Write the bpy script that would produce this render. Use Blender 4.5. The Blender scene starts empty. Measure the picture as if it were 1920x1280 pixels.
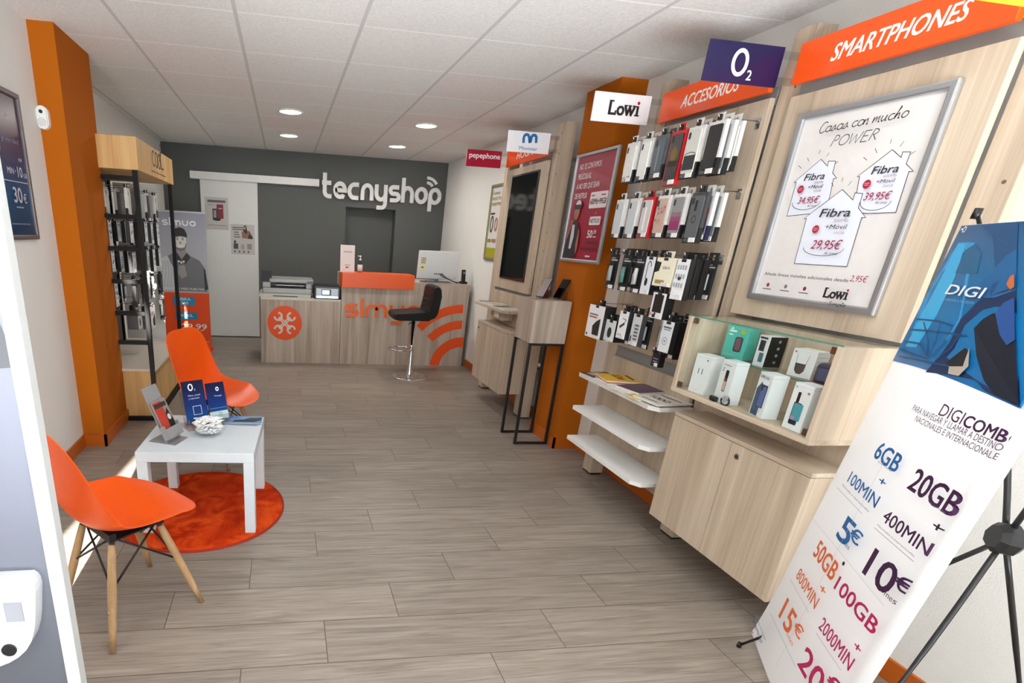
import bpy, bmesh, math, random
from mathutils import Vector, Matrix
from mathutils.geometry import tessellate_polygon
random.seed(7)
PI = math.pi
SC = bpy.context.scene
COL = SC.collection

# ---------------------------------------------------------------- camera
CAM_H = 1.45
F, CX, CY = 1000.0, 681.732, 809.77
RX = Vector((0.98916, -0.13766, 0.05036))
RY = Vector((-0.00070, -0.34812, -0.93745))      # image down
RX.normalize()
RY = (RY - RX * RX.dot(RY)).normalized()
RZ = RX.cross(RY)                                # looking direction
CAM_P = Vector((0, 0, CAM_H))
cd = bpy.data.cameras.new('camera')
cam = bpy.data.objects.new('camera', cd)
COL.objects.link(cam)
cam.matrix_world = Matrix(((RX.x, -RY.x, -RZ.x, 0), (RX.y, -RY.y, -RZ.y, 0), (RX.z, -RY.z, -RZ.z, CAM_H), (0, 0, 0, 1)))
cd.sensor_fit = 'HORIZONTAL'
cd.sensor_width = 36.0
cd.lens = F / 1920 * 36
cd.shift_x = (960 - CX) / 1920
cd.shift_y = (CY - 640) / 1920
cd.clip_start = 0.02
SC.camera = cam

# ---------------------------------------------------------------- world, sun, daylight, exposure
SC.view_settings.view_transform = 'Standard'
SC.view_settings.look = 'None'
SC.view_settings.gamma = 1
SC.view_settings.use_curve_mapping = False
SC.view_settings.exposure = 0.17
w = bpy.data.worlds.new('sky')
SC.world = w
w.use_nodes = True
bg = w.node_tree.nodes['Background']
bg.inputs[0].default_value = (0.75, 0.87, 1.0, 1)
bg.inputs[1].default_value = 1.0

def sun_lamp(direction, strength, col, angle):
    l = bpy.data.lights.new('sun', 'SUN')
    l.energy = strength; l.color = col; l.angle = angle
    o = bpy.data.objects.new('sun', l); COL.objects.link(o)
    o.rotation_euler = Vector(direction).to_track_quat('-Z', 'Y').to_euler()
    o.location = (0, -3, 3)
SUN_DIR = (-0.06, 1.0, -0.17)
sun_lamp(SUN_DIR, 105.0, (1.0, 0.95, 0.88), math.radians(0.4))

def area_lamp(name, loc, direction, sx, sy, power, col):
    l = bpy.data.lights.new(name, 'AREA')
    l.shape = 'RECTANGLE'; l.size = sx; l.size_y = sy; l.energy = power; l.color = col
    o = bpy.data.objects.new(name, l); COL.objects.link(o)
    o.location = loc
    o.rotation_euler = Vector(direction).to_track_quat('-Z', 'Y').to_euler()
    return o
# daylight entering through the shopfront glazing behind the camera
area_lamp('shopfront_daylight', (0.4, -2.52, 1.25), (0, 1, 0), 3.4, 2.2, 10.0, (0.92, 0.97, 1.0))
# added fill lamp by the front wall, tilted up to brighten the ceiling
area_lamp('front_ceiling_fill', (0.4, -2.48, 0.6), (0, .66, .75), 3.4, 1.1, 25.0, (0.90, 0.96, 1.0))
# added fill lamp near the floor, lights the room by way of the ceiling
area_lamp('upward_fill', (0.4, -1.75, 0.06), (0, .85, 1), 3.3, 1.5, 340.0, (0.92, 0.965, 1.0)).data.spread = math.radians(100)

# ---------------------------------------------------------------- pixel -> point on a plane of the room
def ray(px, py):
    return RX * ((px - CX) / F) + RY * ((py - CY) / F) + RZ
def on_x(px, py, X):
    d = ray(px, py); return CAM_P + d * (X / d.x)
def on_y(px, py, Y):
    d = ray(px, py); return CAM_P + d * (Y / d.y)
def on_z(px, py, Z):
    d = ray(px, py); return CAM_P + d * ((Z - CAM_H) / d.z)

# ---------------------------------------------------------------- materials
def rgb(h):
    if not isinstance(h, str): return h
    h = h.lstrip('#')
    c = [int(h[i:i + 2], 16) / 255 for i in (0, 2, 4)]
    return tuple(x / 12.92 if x <= .04045 else ((x + .055) / 1.055) ** 2.4 for x in c)
_mats = {}
def M(h, rough=0.55, metal=0.0, emit=0.0, spec=0.5, noise=0.04, alpha=1.0):
    key = (h, rough, metal, emit, spec, noise)
    if key in _mats: return _mats[key]
    m = bpy.data.materials.new('paint_%s' % (h.lstrip('#') if isinstance(h, str) else 'mix'))
    m.use_nodes = True
    nt = m.node_tree; b = nt.nodes['Principled BSDF']
    c = rgb(h)
    if noise:
        tc = nt.nodes.new('ShaderNodeTexCoord'); nz = nt.nodes.new('ShaderNodeTexNoise')
        nz.inputs['Scale'].default_value = 35; nz.inputs['Detail'].default_value = 2
        nt.links.new(tc.outputs['Object'], nz.inputs['Vector'])
        mr = nt.nodes.new('ShaderNodeMapRange')
        mr.inputs['To Min'].default_value = 1 - noise; mr.inputs['To Max'].default_value = 1 + noise
        nt.links.new(nz.outputs['Fac'], mr.inputs['Value'])
        mx = nt.nodes.new('ShaderNodeVectorMath'); mx.operation = 'SCALE'
        mx.inputs[0].default_value = c
        nt.links.new(mr.outputs['Result'], mx.inputs['Scale'])
        nt.links.new(mx.outputs['Vector'], b.inputs['Base Color'])
    else:
        b.inputs['Base Color'].default_value = (*c, 1)
    b.inputs['Roughness'].default_value = rough
    b.inputs['Metallic'].default_value = metal
    b.inputs['Specular IOR Level'].default_value = spec
    if emit:
        b.inputs['Emission Color'].default_value = (*c, 1)
        b.inputs['Emission Strength'].default_value = emit
    _mats[key] = m
    return m

def new_mat(name):
    m = bpy.data.materials.new(name); m.use_nodes = True
    nt = m.node_tree
    return m, nt, nt.nodes['Principled BSDF'], nt.nodes.new, nt.links.new

def wood(name, c1, c2, c3, axis='z', rough=0.5, scale=1.0):
    """light laminated wood, grain along the given axis"""
    m, nt, b, N, L = new_mat(name)
    tc = N('ShaderNodeTexCoord'); mp = N('ShaderNodeMapping')
    s = {'x': (0.35, 7, 7), 'y': (7, 0.35, 7), 'z': (7, 7, 0.35)}[axis]
    mp.inputs['Scale'].default_value = tuple(v * scale for v in s)
    L(tc.outputs['Object'], mp.inputs['Vector'])
    n1 = N('ShaderNodeTexNoise'); n1.inputs['Scale'].default_value = 1.6; n1.inputs['Detail'].default_value = 4
    n1.inputs['Roughness'].default_value = .55; n1.inputs['Distortion'].default_value = .6
    L(mp.outputs['Vector'], n1.inputs['Vector'])
    mp2 = N('ShaderNodeMapping'); mp2.inputs['Scale'].default_value = tuple(v * scale * (9 if v > 1 else 2.5) for v in s)
    L(tc.outputs['Object'], mp2.inputs['Vector'])
    n2 = N('ShaderNodeTexNoise'); n2.inputs['Scale'].default_value = 2; n2.inputs['Detail'].default_value = 3
    L(mp2.outputs['Vector'], n2.inputs['Vector'])
    cr = N('ShaderNodeValToRGB')
    e = cr.color_ramp.elements
    e[0].position = .30; e[0].color = (*rgb(c1), 1); e[1].position = .72; e[1].color = (*rgb(c3), 1)
    x = cr.color_ramp.elements.new(.5); x.color = (*rgb(c2), 1)
    L(n1.outputs['Fac'], cr.inputs['Fac'])
    mr = N('ShaderNodeMapRange'); mr.inputs['From Min'].default_value = .3; mr.inputs['From Max'].default_value = .7
    mr.inputs['To Min'].default_value = .90; mr.inputs['To Max'].default_value = 1.06
    L(n2.outputs['Fac'], mr.inputs['Value'])
    sc = N('ShaderNodeVectorMath'); sc.operation = 'SCALE'
    L(cr.outputs['Color'], sc.inputs[0]); L(mr.outputs['Result'], sc.inputs['Scale'])
    L(sc.outputs['Vector'], b.inputs['Base Color'])
    b.inputs['Roughness'].default_value = rough
    b.inputs['Specular IOR Level'].default_value = .3
    return m
W1, W2, W3 = '#a99682', '#bfad98', '#cfbfab'
WOOD = wood('light_oak_laminate', W1, W2, W3, 'z')
WOOD_Y = wood('light_oak_laminate_lengthwise', W1, W2, W3, 'y')
WOOD_C = wood('dim_light_oak_laminate', '#98877a', '#b3a496', '#c8bbae', 'z')  # same oak, greyed in its colour for the dim light at the counters
WOOD_CX = wood('dim_light_oak_laminate_lengthwise', '#98877a', '#b3a496', '#c8bbae', 'x')
WOOD_W = wood('honey_laminate', '#b98f58', '#cfa66c', '#dab680', 'z')
BEECH = wood('beech_leg', '#a0805c', '#b6946c', '#c4a57e', 'z', .4, 2)

def plaster(name, c, bump=.25, scale=120, var=.05):
    m, nt, b, N, L = new_mat(name)
    tc = N('ShaderNodeTexCoord'); nz = N('ShaderNodeTexNoise')
    nz.inputs['Scale'].default_value = scale; nz.inputs['Detail'].default_value = 5
    L(tc.outputs['Object'], nz.inputs['Vector'])
    n2 = N('ShaderNodeTexNoise'); n2.inputs['Scale'].default_value = 2.3; n2.inputs['Detail'].default_value = 3
    L(tc.outputs['Object'], n2.inputs['Vector'])
    mr = N('ShaderNodeMapRange'); mr.inputs['To Min'].default_value = 1 - var; mr.inputs['To Max'].default_value = 1 + var
    L(n2.outputs['Fac'], mr.inputs['Value'])
    sc = N('ShaderNodeVectorMath'); sc.operation = 'SCALE'; sc.inputs[0].default_value = rgb(c)
    L(mr.outputs['Result'], sc.inputs['Scale']); L(sc.outputs['Vector'], b.inputs['Base Color'])
    bp = N('ShaderNodeBump'); bp.inputs['Strength'].default_value = bump; bp.inputs['Distance'].default_value = .004
    L(nz.outputs['Fac'], bp.inputs['Height']); L(bp.outputs['Normal'], b.inputs['Normal'])
    b.inputs['Roughness'].default_value = .85
    b.inputs['Specular IOR Level'].default_value = .2
    return m
WALL = plaster('white_stucco', '#e6e5e1', .35, 160)
WALLG = plaster('dark_grey_paint', '#5d5f5e', .08, 60)
ORANGE_P = plaster('orange_paint', '#ae5b06', .08, 60, .03)

def floor_mat():
    m, nt, b, N, L = new_mat('wood_look_porcelain_planks')
    tc = N('ShaderNodeTexCoord'); sp = N('ShaderNodeSeparateXYZ'); L(tc.outputs['Object'], sp.inputs[0])
    def math_(op, a, bb=None, c=None):
        n = N('ShaderNodeMath'); n.operation = op
        for i, v in enumerate((a, bb, c)):
            if v is None: continue
            if isinstance(v, (int, float)): n.inputs[i].default_value = v
            else: L(v, n.inputs[i])
        return n.outputs[0]
    PW, PL = .2265, .92
    yy = math_('DIVIDE', math_('SUBTRACT', sp.outputs['Y'], 1.2855), PW)
    row = math_('FLOOR', yy); fy = math_('FRACT', yy)
    xx = math_('DIVIDE', math_('SUBTRACT', math_('SUBTRACT', sp.outputs['X'], .155), math_('MULTIPLY', math_('SUBTRACT', row, 1), .3067)), PL)
    colm = math_('FLOOR', xx); fx = math_('FRACT', xx)
    ey = math_('MULTIPLY', math_('MINIMUM', fy, math_('SUBTRACT', 1, fy)), PW)
    ex = math_('MULTIPLY', math_('MINIMUM', fx, math_('SUBTRACT', 1, fx)), PL)
    edge = math_('MINIMUM', ex, ey)
    gm = N('ShaderNodeMapRange'); gm.inputs['From Min'].default_value = .0009; gm.inputs['From Max'].default_value = .0024
    L(edge, gm.inputs['Value'])
    cv = N('ShaderNodeCombineXYZ'); L(colm, cv.inputs[0]); L(row, cv.inputs[1])
    wn = N('ShaderNodeTexWhiteNoise'); wn.noise_dimensions = '3D'; L(cv.outputs[0], wn.inputs['Vector'])
    # grain coordinates, shifted for every plank
    g = N('ShaderNodeCombineXYZ')
    L(math_('ADD', math_('MULTIPLY', sp.outputs['X'], 2.0), math_('MULTIPLY', wn.outputs['Value'], 40)), g.inputs[0])
    L(math_('MULTIPLY', sp.outputs['Y'], 34), g.inputs[1]); L(math_('MULTIPLY', wn.outputs['Value'], 9), g.inputs[2])
    n1 = N('ShaderNodeTexNoise'); n1.inputs['Scale'].default_value = 1.0; n1.inputs['Detail'].default_value = 6
    n1.inputs['Roughness'].default_value = .62; n1.inputs['Distortion'].default_value = 1.2
    L(g.outputs[0], n1.inputs['Vector'])
    g2 = N('ShaderNodeVectorMath'); g2.operation = 'MULTIPLY'; g2.inputs[1].default_value = (3, 5, 1); L(g.outputs[0], g2.inputs[0])
    n2 = N('ShaderNodeTexNoise'); n2.inputs['Scale'].default_value = 1.0; n2.inputs['Detail'].default_value = 4; L(g2.outputs[0], n2.inputs['Vector'])
    cr = N('ShaderNodeValToRGB'); e = cr.color_ramp.elements
    e[0].position = .28; e[0].color = (*rgb('#72675e'), 1); e[1].position = .72; e[1].color = (*rgb('#9c9188'), 1)
    x = e.new(.48); x.color = (*rgb('#8a7f75'), 1)
    L(n1.outputs['Fac'], cr.inputs['Fac'])
    mr = N('ShaderNodeMapRange'); mr.inputs['From Min'].default_value = .3; mr.inputs['From Max'].default_value = .7
    mr.inputs['To Min'].default_value = .84; mr.inputs['To Max'].default_value = 1.1
    L(n2.outputs['Fac'], mr.inputs['Value'])
    tv = N('ShaderNodeMapRange'); tv.inputs['To Min'].default_value = .9; tv.inputs['To Max'].default_value = 1.1
    L(wn.outputs['Value'], tv.inputs['Value'])
    s1 = N('ShaderNodeVectorMath'); s1.operation = 'SCALE'; L(cr.outputs['Color'], s1.inputs[0])
    L(math_('MULTIPLY', mr.outputs['Result'], tv.outputs['Result']), s1.inputs['Scale'])
    mx = N('ShaderNodeMix'); mx.data_type = 'RGBA'
    mx.inputs[6].default_value = (*rgb('#54493f'), 1)
    L(gm.outputs['Result'], mx.inputs[0]); L(s1.outputs['Vector'], mx.inputs[7])
    L(mx.outputs[2], b.inputs['Base Color'])
    b.inputs['Roughness'].default_value = .42
    b.inputs['Specular IOR Level'].default_value = .4
    bp = N('ShaderNodeBump'); bp.inputs['Strength'].default_value = .25; bp.inputs['Distance'].default_value = .002
    L(math_('ADD', gm.outputs['Result'], math_('MULTIPLY', n2.outputs['Fac'], .5)), bp.inputs['Height'])
    L(bp.outputs['Normal'], b.inputs['Normal'])
    return m

def ceiling_mat():
    m, nt, b, N, L = new_mat('mineral_fibre_ceiling_tiles')
    tc = N('ShaderNodeTexCoord'); sp = N('ShaderNodeSeparateXYZ'); L(tc.outputs['Object'], sp.inputs[0])
    def math_(op, a, bb=None):
        n = N('ShaderNodeMath'); n.operation = op
        for i, v in enumerate((a, bb)):
            if v is None: continue
            if isinstance(v, (int, float)): n.inputs[i].default_value = v
            else: L(v, n.inputs[i])
        return n.outputs[0]
    T = .6225
    xx = math_('DIVIDE', math_('ADD', sp.outputs['X'], .2365), T); yy = math_('DIVIDE', math_('SUBTRACT', sp.outputs['Y'], 3.2), .62)
    fx = math_('FRACT', xx); fy = math_('FRACT', yy)
    ex = math_('MULTIPLY', math_('MINIMUM', fx, math_('SUBTRACT', 1, fx)), T)
    ey = math_('MULTIPLY', math_('MINIMUM', fy, math_('SUBTRACT', 1, fy)), T)
    ax = N('ShaderNodeMapRange'); ax.inputs['From Min'].default_value = .008; ax.inputs['From Max'].default_value = .012; L(ex, ax.inputs['Value'])
    ay = N('ShaderNodeMapRange'); ay.inputs['From Min'].default_value = .0035; ay.inputs['From Max'].default_value = .0075; L(ey, ay.inputs['Value'])
    cv = N('ShaderNodeCombineXYZ'); L(math_('FLOOR', xx), cv.inputs[0]); L(math_('FLOOR', yy), cv.inputs[1])
    wn = N('ShaderNodeTexWhiteNoise'); wn.noise_dimensions = '3D'; L(cv.outputs[0], wn.inputs['Vector'])
    cr = N('ShaderNodeValToRGB'); e = cr.color_ramp.elements
    e[0].position = 0; e[0].color = (*rgb('#e6e5e2'), 1); e[1].position = 1; e[1].color = (*rgb('#e9e0de'), 1)
    x = e.new(.75); x.color = (*rgb('#e9e8e5'), 1)
    L(wn.outputs['Value'], cr.inputs['Fac'])
    nz = N('ShaderNodeTexNoise'); nz.inputs['Scale'].default_value = 90; nz.inputs['Detail'].default_value = 4; L(tc.outputs['Object'], nz.inputs['Vector'])
    mr = N('ShaderNodeMapRange'); mr.inputs['From Min'].default_value = .3; mr.inputs['From Max'].default_value = .7; mr.inputs['To Min'].default_value = .9; mr.inputs['To Max'].default_value = 1.06
    L(nz.outputs['Fac'], mr.inputs['Value'])
    s = N('ShaderNodeVectorMath'); s.operation = 'SCALE'; L(cr.outputs['Color'], s.inputs[0]); L(mr.outputs['Result'], s.inputs['Scale'])
    m1 = N('ShaderNodeMix'); m1.data_type = 'RGBA'; m1.inputs[6].default_value = (*rgb('#fbfaf7'), 1); L(ay.outputs['Result'], m1.inputs[0]); L(s.outputs['Vector'], m1.inputs[7])
    m2 = N('ShaderNodeMix'); m2.data_type = 'RGBA'; m2.inputs[6].default_value = (*rgb('#cac8c5'), 1); L(ax.outputs['Result'], m2.inputs[0]); L(m1.outputs[2], m2.inputs[7])
    L(m2.outputs[2], b.inputs['Base Color'])
    b.inputs['Roughness'].default_value = .9; b.inputs['Specular IOR Level'].default_value = .15
    bp = N('ShaderNodeBump'); bp.inputs['Strength'].default_value = .3; bp.inputs['Distance'].default_value = .004
    L(nz.outputs['Fac'], bp.inputs['Height']); L(bp.outputs['Normal'], b.inputs['Normal'])
    return m

def glass_mat(name, tint, rough=0.0, thin=True):
    m, nt, b, N, L = new_mat(name)
    out = nt.nodes['Material Output']
    t = N('ShaderNodeBsdfTransparent'); t.inputs[0].default_value = (*tint, 1)
    g = N('ShaderNodeBsdfGlossy'); g.inputs['Roughness'].default_value = rough + .02
    fr = N('ShaderNodeFresnel'); fr.inputs['IOR'].default_value = 1.45
    ge = N('ShaderNodeNewGeometry'); iv = N('ShaderNodeMath'); iv.operation = 'SUBTRACT'; iv.inputs[0].default_value = 1.0; L(ge.outputs['Backfacing'], iv.inputs[1])
    ml = N('ShaderNodeMath'); ml.operation = 'MULTIPLY'; L(fr.outputs[0], ml.inputs[0]); L(iv.outputs[0], ml.inputs[1])
    mx = N('ShaderNodeMixShader'); L(ml.outputs[0], mx.inputs[0]); L(t.outputs[0], mx.inputs[1]); L(g.outputs[0], mx.inputs[2])
    L(mx.outputs[0], out.inputs['Surface'])
    return m
GLASS = glass_mat('clear_glass', (.965, .985, .975))
GLASS_E = M('#3f7a66', .15)
ACRYL = glass_mat('clear_acrylic', (.90, .91, .92))
def sheet_mat():
    """thin white banner film that lets daylight glow through"""
    m, nt, b, N, L = new_mat('banner_film')
    out = nt.nodes['Material Output']
    b.inputs['Base Color'].default_value = (*rgb('#eeeef0'), 1); b.inputs['Roughness'].default_value = .4
    t = N('ShaderNodeBsdfTranslucent'); t.inputs[0].default_value = (*rgb('#f0f0f2'), 1)
    mx = N('ShaderNodeMixShader'); mx.inputs[0].default_value = .42
    L(b.outputs[0], mx.inputs[1]); L(t.outputs[0], mx.inputs[2]); L(mx.outputs[0], out.inputs['Surface'])
    return m
CHROME = M('#d9d9dc', .14, 1.0, noise=0)
ALU = M('#b9bcc0', .38, .85, noise=.02)
BLACK = M('#0c0c0d', .45)
BLACK_M = M('#141414', .5, noise=.02)
WHITE = M('#ebebe9', .45)
WHITE_G = M('#e8ebec', .25)
PAPER = M('#e4e2df', .7)
ORANGE = M('#ea5504', .38, spec=.35)
ORANGE_B = M('#ee5208', .22, spec=.5)
GREY = M('#8b8d8f', .5)

def gradient(name, stops, axis, lo, hi, rough=.35, spec=.5):
    """a printed colour gradient along one local axis"""
    m, nt, b, N, L = new_mat(name)
    tc = N('ShaderNodeTexCoord'); sp = N('ShaderNodeSeparateXYZ'); L(tc.outputs['Object'], sp.inputs[0])
    mr = N('ShaderNodeMapRange'); mr.inputs['From Min'].default_value = lo; mr.inputs['From Max'].default_value = hi
    L(sp.outputs[axis], mr.inputs['Value'])
    cr = N('ShaderNodeValToRGB'); e = cr.color_ramp.elements
    e[0].position = stops[0][0]; e[0].color = (*rgb(stops[0][1]), 1)
    e[1].position = stops[-1][0]; e[1].color = (*rgb(stops[-1][1]), 1)
    for p, c in stops[1:-1]:
        x = e.new(p); x.color = (*rgb(c), 1)
    L(mr.outputs['Result'], cr.inputs['Fac']); L(cr.outputs['Color'], b.inputs['Base Color'])
    b.inputs['Roughness'].default_value = rough; b.inputs['Specular IOR Level'].default_value = spec
    return m
# ---------------------------------------------------------------- objects
def tag(o, label=None, cat=None, group=None, kind=None):
    if label: o['label'] = label
    if cat: o['category'] = cat
    if group: o['group'] = group
    if kind: o['kind'] = kind
    return o
def thing(name, label, cat, loc=(0, 0, 0), rotz=0.0, group=None):
    o = bpy.data.objects.new(name, None); COL.objects.link(o)
    o.empty_display_size = .05
    o.location = loc; o.rotation_euler = (0, 0, rotz)
    return tag(o, label, cat, group)
def org(o):
    """the top-level ancestor's base point"""
    while o is not None and o.parent is not None: o = o.parent
    return Vector(o.location) if o is not None else Vector((0, 0, 0))

class MB:
    """collects solid shapes and links them as ONE mesh"""
    def __init__(s): s.bm = bmesh.new(); s.mats = []
    def mi(s, m):
        if m not in s.mats: s.mats.append(m)
        return s.mats.index(m)
    def _done(s, faces, m, smooth=False):
        i = s.mi(m)
        for f in faces: f.material_index = i; f.smooth = smooth
    def box(s, lo, hi, m, bevel=0.0, mtx=None, seg=2):
        lo, hi = Vector(lo), Vector(hi)
        c = (lo + hi) / 2; d = hi - lo
        r = bmesh.ops.create_cube(s.bm, size=1.0)
        vs = r['verts']
        for v in vs: v.co = Vector((v.co.x * d.x, v.co.y * d.y, v.co.z * d.z)) + c
        fs = list({f for v in vs for f in v.link_faces})
        if bevel > 0:
            es = list({e for v in vs for e in v.link_edges})
            b = bmesh.ops.bevel(s.bm, geom=es, offset=min(bevel, min(d) * .45), segments=seg, profile=.6, affect='EDGES')
            vs = list({v for v in b['verts']} | {v for v in vs if v.is_valid})
            fs = list({f for v in vs for f in v.link_faces})
        if mtx is not None:
            for v in vs: v.co = mtx @ v.co
        s._done(fs, m); return s
    def cyl(s, a, b, r1, m, r2=None, seg=16, caps=True):
        a, b = Vector(a), Vector(b); r2 = r1 if r2 is None else r2
        q = (b - a).to_track_quat('Z', 'Y').to_matrix()
        rings = []
        for p, r in ((a, r1), (b, r2)):
            rings.append([s.bm.verts.new(p + q @ Vector((math.cos(t) * r, math.sin(t) * r, 0))) for t in (2 * PI * i / seg for i in range(seg))])
        fs = [s.bm.faces.new((rings[0][i], rings[0][(i + 1) % seg], rings[1][(i + 1) % seg], rings[1][i])) for i in range(seg)]
        s._done(fs, m, True)
        if caps: s._done([s.bm.faces.new(rings[0][::-1]), s.bm.faces.new(rings[1])], m)
        return s
    def tube(s, pts, r, m, seg=8, closed=False):
        pts = [Vector(p) for p in pts]; n = len(pts); rings = []
        up = Vector((0.13, .21, .97)).normalized()
        for i, p in enumerate(pts):
            a = pts[i - 1] if (i or closed) else p; b = pts[(i + 1) % n] if (i < n - 1 or closed) else p
            t = (b - a).normalized()
            x = t.cross(up)
            if x.length < .05: x = t.cross(Vector((1, 0, 0)))
            x.normalize(); y = t.cross(x)
            rr = r[i] if isinstance(r, (list, tuple)) else r
            rings.append([s.bm.verts.new(p + x * math.cos(2 * PI * k / seg) * rr + y * math.sin(2 * PI * k / seg) * rr) for k in range(seg)])
        fs = []
        for i in range(n if closed else n - 1):
            A, B = rings[i], rings[(i + 1) % n]
            fs += [s.bm.faces.new((A[k], A[(k + 1) % seg], B[(k + 1) % seg], B[k])) for k in range(seg)]
        s._done(fs, m, True)
        if not closed: s._done([s.bm.faces.new(rings[0][::-1]), s.bm.faces.new(rings[-1])], m)
        return s
    def lathe(s, c, prof, m, seg=32, smooth=True):
        c = Vector(c); rings = []
        for r, z in prof:
            if r < 1e-5: rings.append([s.bm.verts.new(c + Vector((0, 0, z)))])
            else: rings.append([s.bm.verts.new(c + Vector((r * math.cos(2 * PI * k / seg), r * math.sin(2 * PI * k / seg), z))) for k in range(seg)])
        fs = []
        for A, B in zip(rings, rings[1:]):
            for k in range(seg):
                a0, a1 = A[k % len(A)], A[(k + 1) % len(A)]; b0, b1 = B[k % len(B)], B[(k + 1) % len(B)]
                vs = []
                for v in (a0, a1, b1, b0):
                    if v not in vs: vs.append(v)
                if len(vs) > 2: fs.append(s.bm.faces.new(vs))
        s._done(fs, m, smooth); return s
    def prism(s, pts, O, U, V, depth, m, bevel=0.0):
        """polygon (u,v) on plane O,U,V extruded by depth along U x V"""
        O, U, V = Vector(O), Vector(U), Vector(V); N = U.cross(V).normalized() * depth
        A = [s.bm.verts.new(O + U * u + V * v) for u, v in pts]; B = [s.bm.verts.new(a.co + N) for a in A]
        n = len(pts)
        fs = [s.bm.faces.new((A[i], A[(i + 1) % n], B[(i + 1) % n], B[i])) for i in range(n)]
        cap = tessellate_polygon([[Vector((u, v, 0)) for u, v in pts]])
        for t in cap:
            for ring in (A, B):
                try: fs.append(s.bm.faces.new([ring[k] for k in t]))
                except ValueError: pass
        s._done(fs, m); return s
    def quad(s, pts, m, smooth=False):
        s._done([s.bm.faces.new([s.bm.verts.new(Vector(p)) for p in pts])], m, smooth); return s
    def grid(s, rows, m, smooth=True):
        vs = [[s.bm.verts.new(Vector(p)) for p in r] for r in rows]
        fs = [s.bm.faces.new((vs[i][j], vs[i][j + 1], vs[i + 1][j + 1], vs[i + 1][j])) for i in range(len(vs) - 1) for j in range(len(vs[0]) - 1)]
        s._done(fs, m, smooth); return s
    def build(s, name, parent=None, label=None, base=None):
        off = org(parent) if parent is not None else (Vector(base) if base is not None else Vector((0, 0, 0)))
        if off.length:
            for v in s.bm.verts: v.co -= off
        bmesh.ops.recalc_face_normals(s.bm, faces=s.bm.faces[:])
        me = bpy.data.meshes.new(name); s.bm.to_mesh(me); s.bm.free()
        for m in s.mats: me.materials.append(m)
        o = bpy.data.objects.new(name, me); COL.objects.link(o)
        if parent is not None: o.parent = parent
        elif base is not None: o.location = base
        if parent is not None and parent.parent is not None:
            pass
        if label: o['label'] = label
        return o

def box1(name, lo, hi, m, parent=None, bevel=0.0, label=None):
    return MB().box(lo, hi, m, bevel).build(name, parent, label)

# ---------------------------------------------------------------- printed graphics
class Plane:
    def __init__(s, O, U, V):
        s.O, s.U, s.V = Vector(O), Vector(U).normalized(), Vector(V).normalized(); s.N = s.U.cross(s.V).normalized()
    def px(s, x, y):
        d = ray(x, y); t = (s.O - CAM_P).dot(s.N) / d.dot(s.N)
        p = CAM_P + d * t - s.O
        return (p.dot(s.U), p.dot(s.V))
    def at(s, u, v, h=0.0): return s.O + s.U * u + s.V * v + s.N * h
def face_mx(X, y=0, z=0): return Plane((X, y, z), (0, -1, 0), (0, 0, 1))    # faces -x (right wall)
def face_px(X, y=0, z=0): return Plane((X, y, z), (0, 1, 0), (0, 0, 1))     # faces +x (left wall)
def face_my(Y, x=0, z=0): return Plane((x, Y, z), (1, 0, 0), (0, 0, 1))     # faces the entrance
def face_up(Z, x=0, y=0, a=0): return Plane((x, y, Z), (math.cos(a), math.sin(a), 0), (-math.sin(a), math.cos(a), 0))

_tx = {}
def text_mesh(body, bold=0.0):
    k = (body, bold)
    if k in _tx: return _tx[k]
    cu = bpy.data.curves.new('lettering', 'FONT'); cu.body = body; cu.size = 1; cu.resolution_u = 3; cu.offset = bold
    o = bpy.data.objects.new('lettering', cu); COL.objects.link(o)
    dg = bpy.context.evaluated_depsgraph_get(); dg.update()
    ev = o.evaluated_get(dg); me = ev.to_mesh()
    vs = [(v.co.x, v.co.y) for v in me.vertices]; fs = [tuple(p.vertices) for p in me.polygons]
    ev.to_mesh_clear()
    bpy.data.objects.remove(o); bpy.data.curves.remove(cu)
    _tx[k] = (vs, fs); return _tx[k]
CAPH = None

def ribbon_polys(pts, w, closed=False):
    P = []
    for p in pts:
        p = Vector((p[0], p[1]))
        if not P or (p - P[-1]).length > 1e-6: P.append(p)
    n = len(P); L, R = [], []
    if n < 2: return []
    for i in range(n):
        a = P[i - 1] if (i or closed) else None; b = P[(i + 1) % n] if (i < n - 1 or closed) else None
        d1 = (P[i] - a).normalized() if a is not None and (P[i] - a).length > 1e-9 else None
        d2 = (b - P[i]).normalized() if b is not None and (b - P[i]).length > 1e-9 else None
        d1 = d1 or d2; d2 = d2 or d1
        n1 = Vector((-d1.y, d1.x)); n2 = Vector((-d2.y, d2.x)); mn = (n1 + n2)
        mn = mn.normalized() if mn.length > .2 else n1
        k = min(1 / max(mn.dot(n1), .45), 2.0)
        L.append(P[i] + mn * w / 2 * k); R.append(P[i] - mn * w / 2 * k)
    out = []
    for i in range(n if closed else n - 1):
        j = (i + 1) % n
        out.append([tuple(L[i]), tuple(R[i]), tuple(R[j]), tuple(L[j])])
    return out
def arc(cx, cy, rx, ry, a0, a1, n=14):
    return [(cx + rx * math.cos(math.radians(a0 + (a1 - a0) * i / n)), cy + ry * math.sin(math.radians(a0 + (a1 - a0) * i / n))) for i in range(n + 1)]

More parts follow.
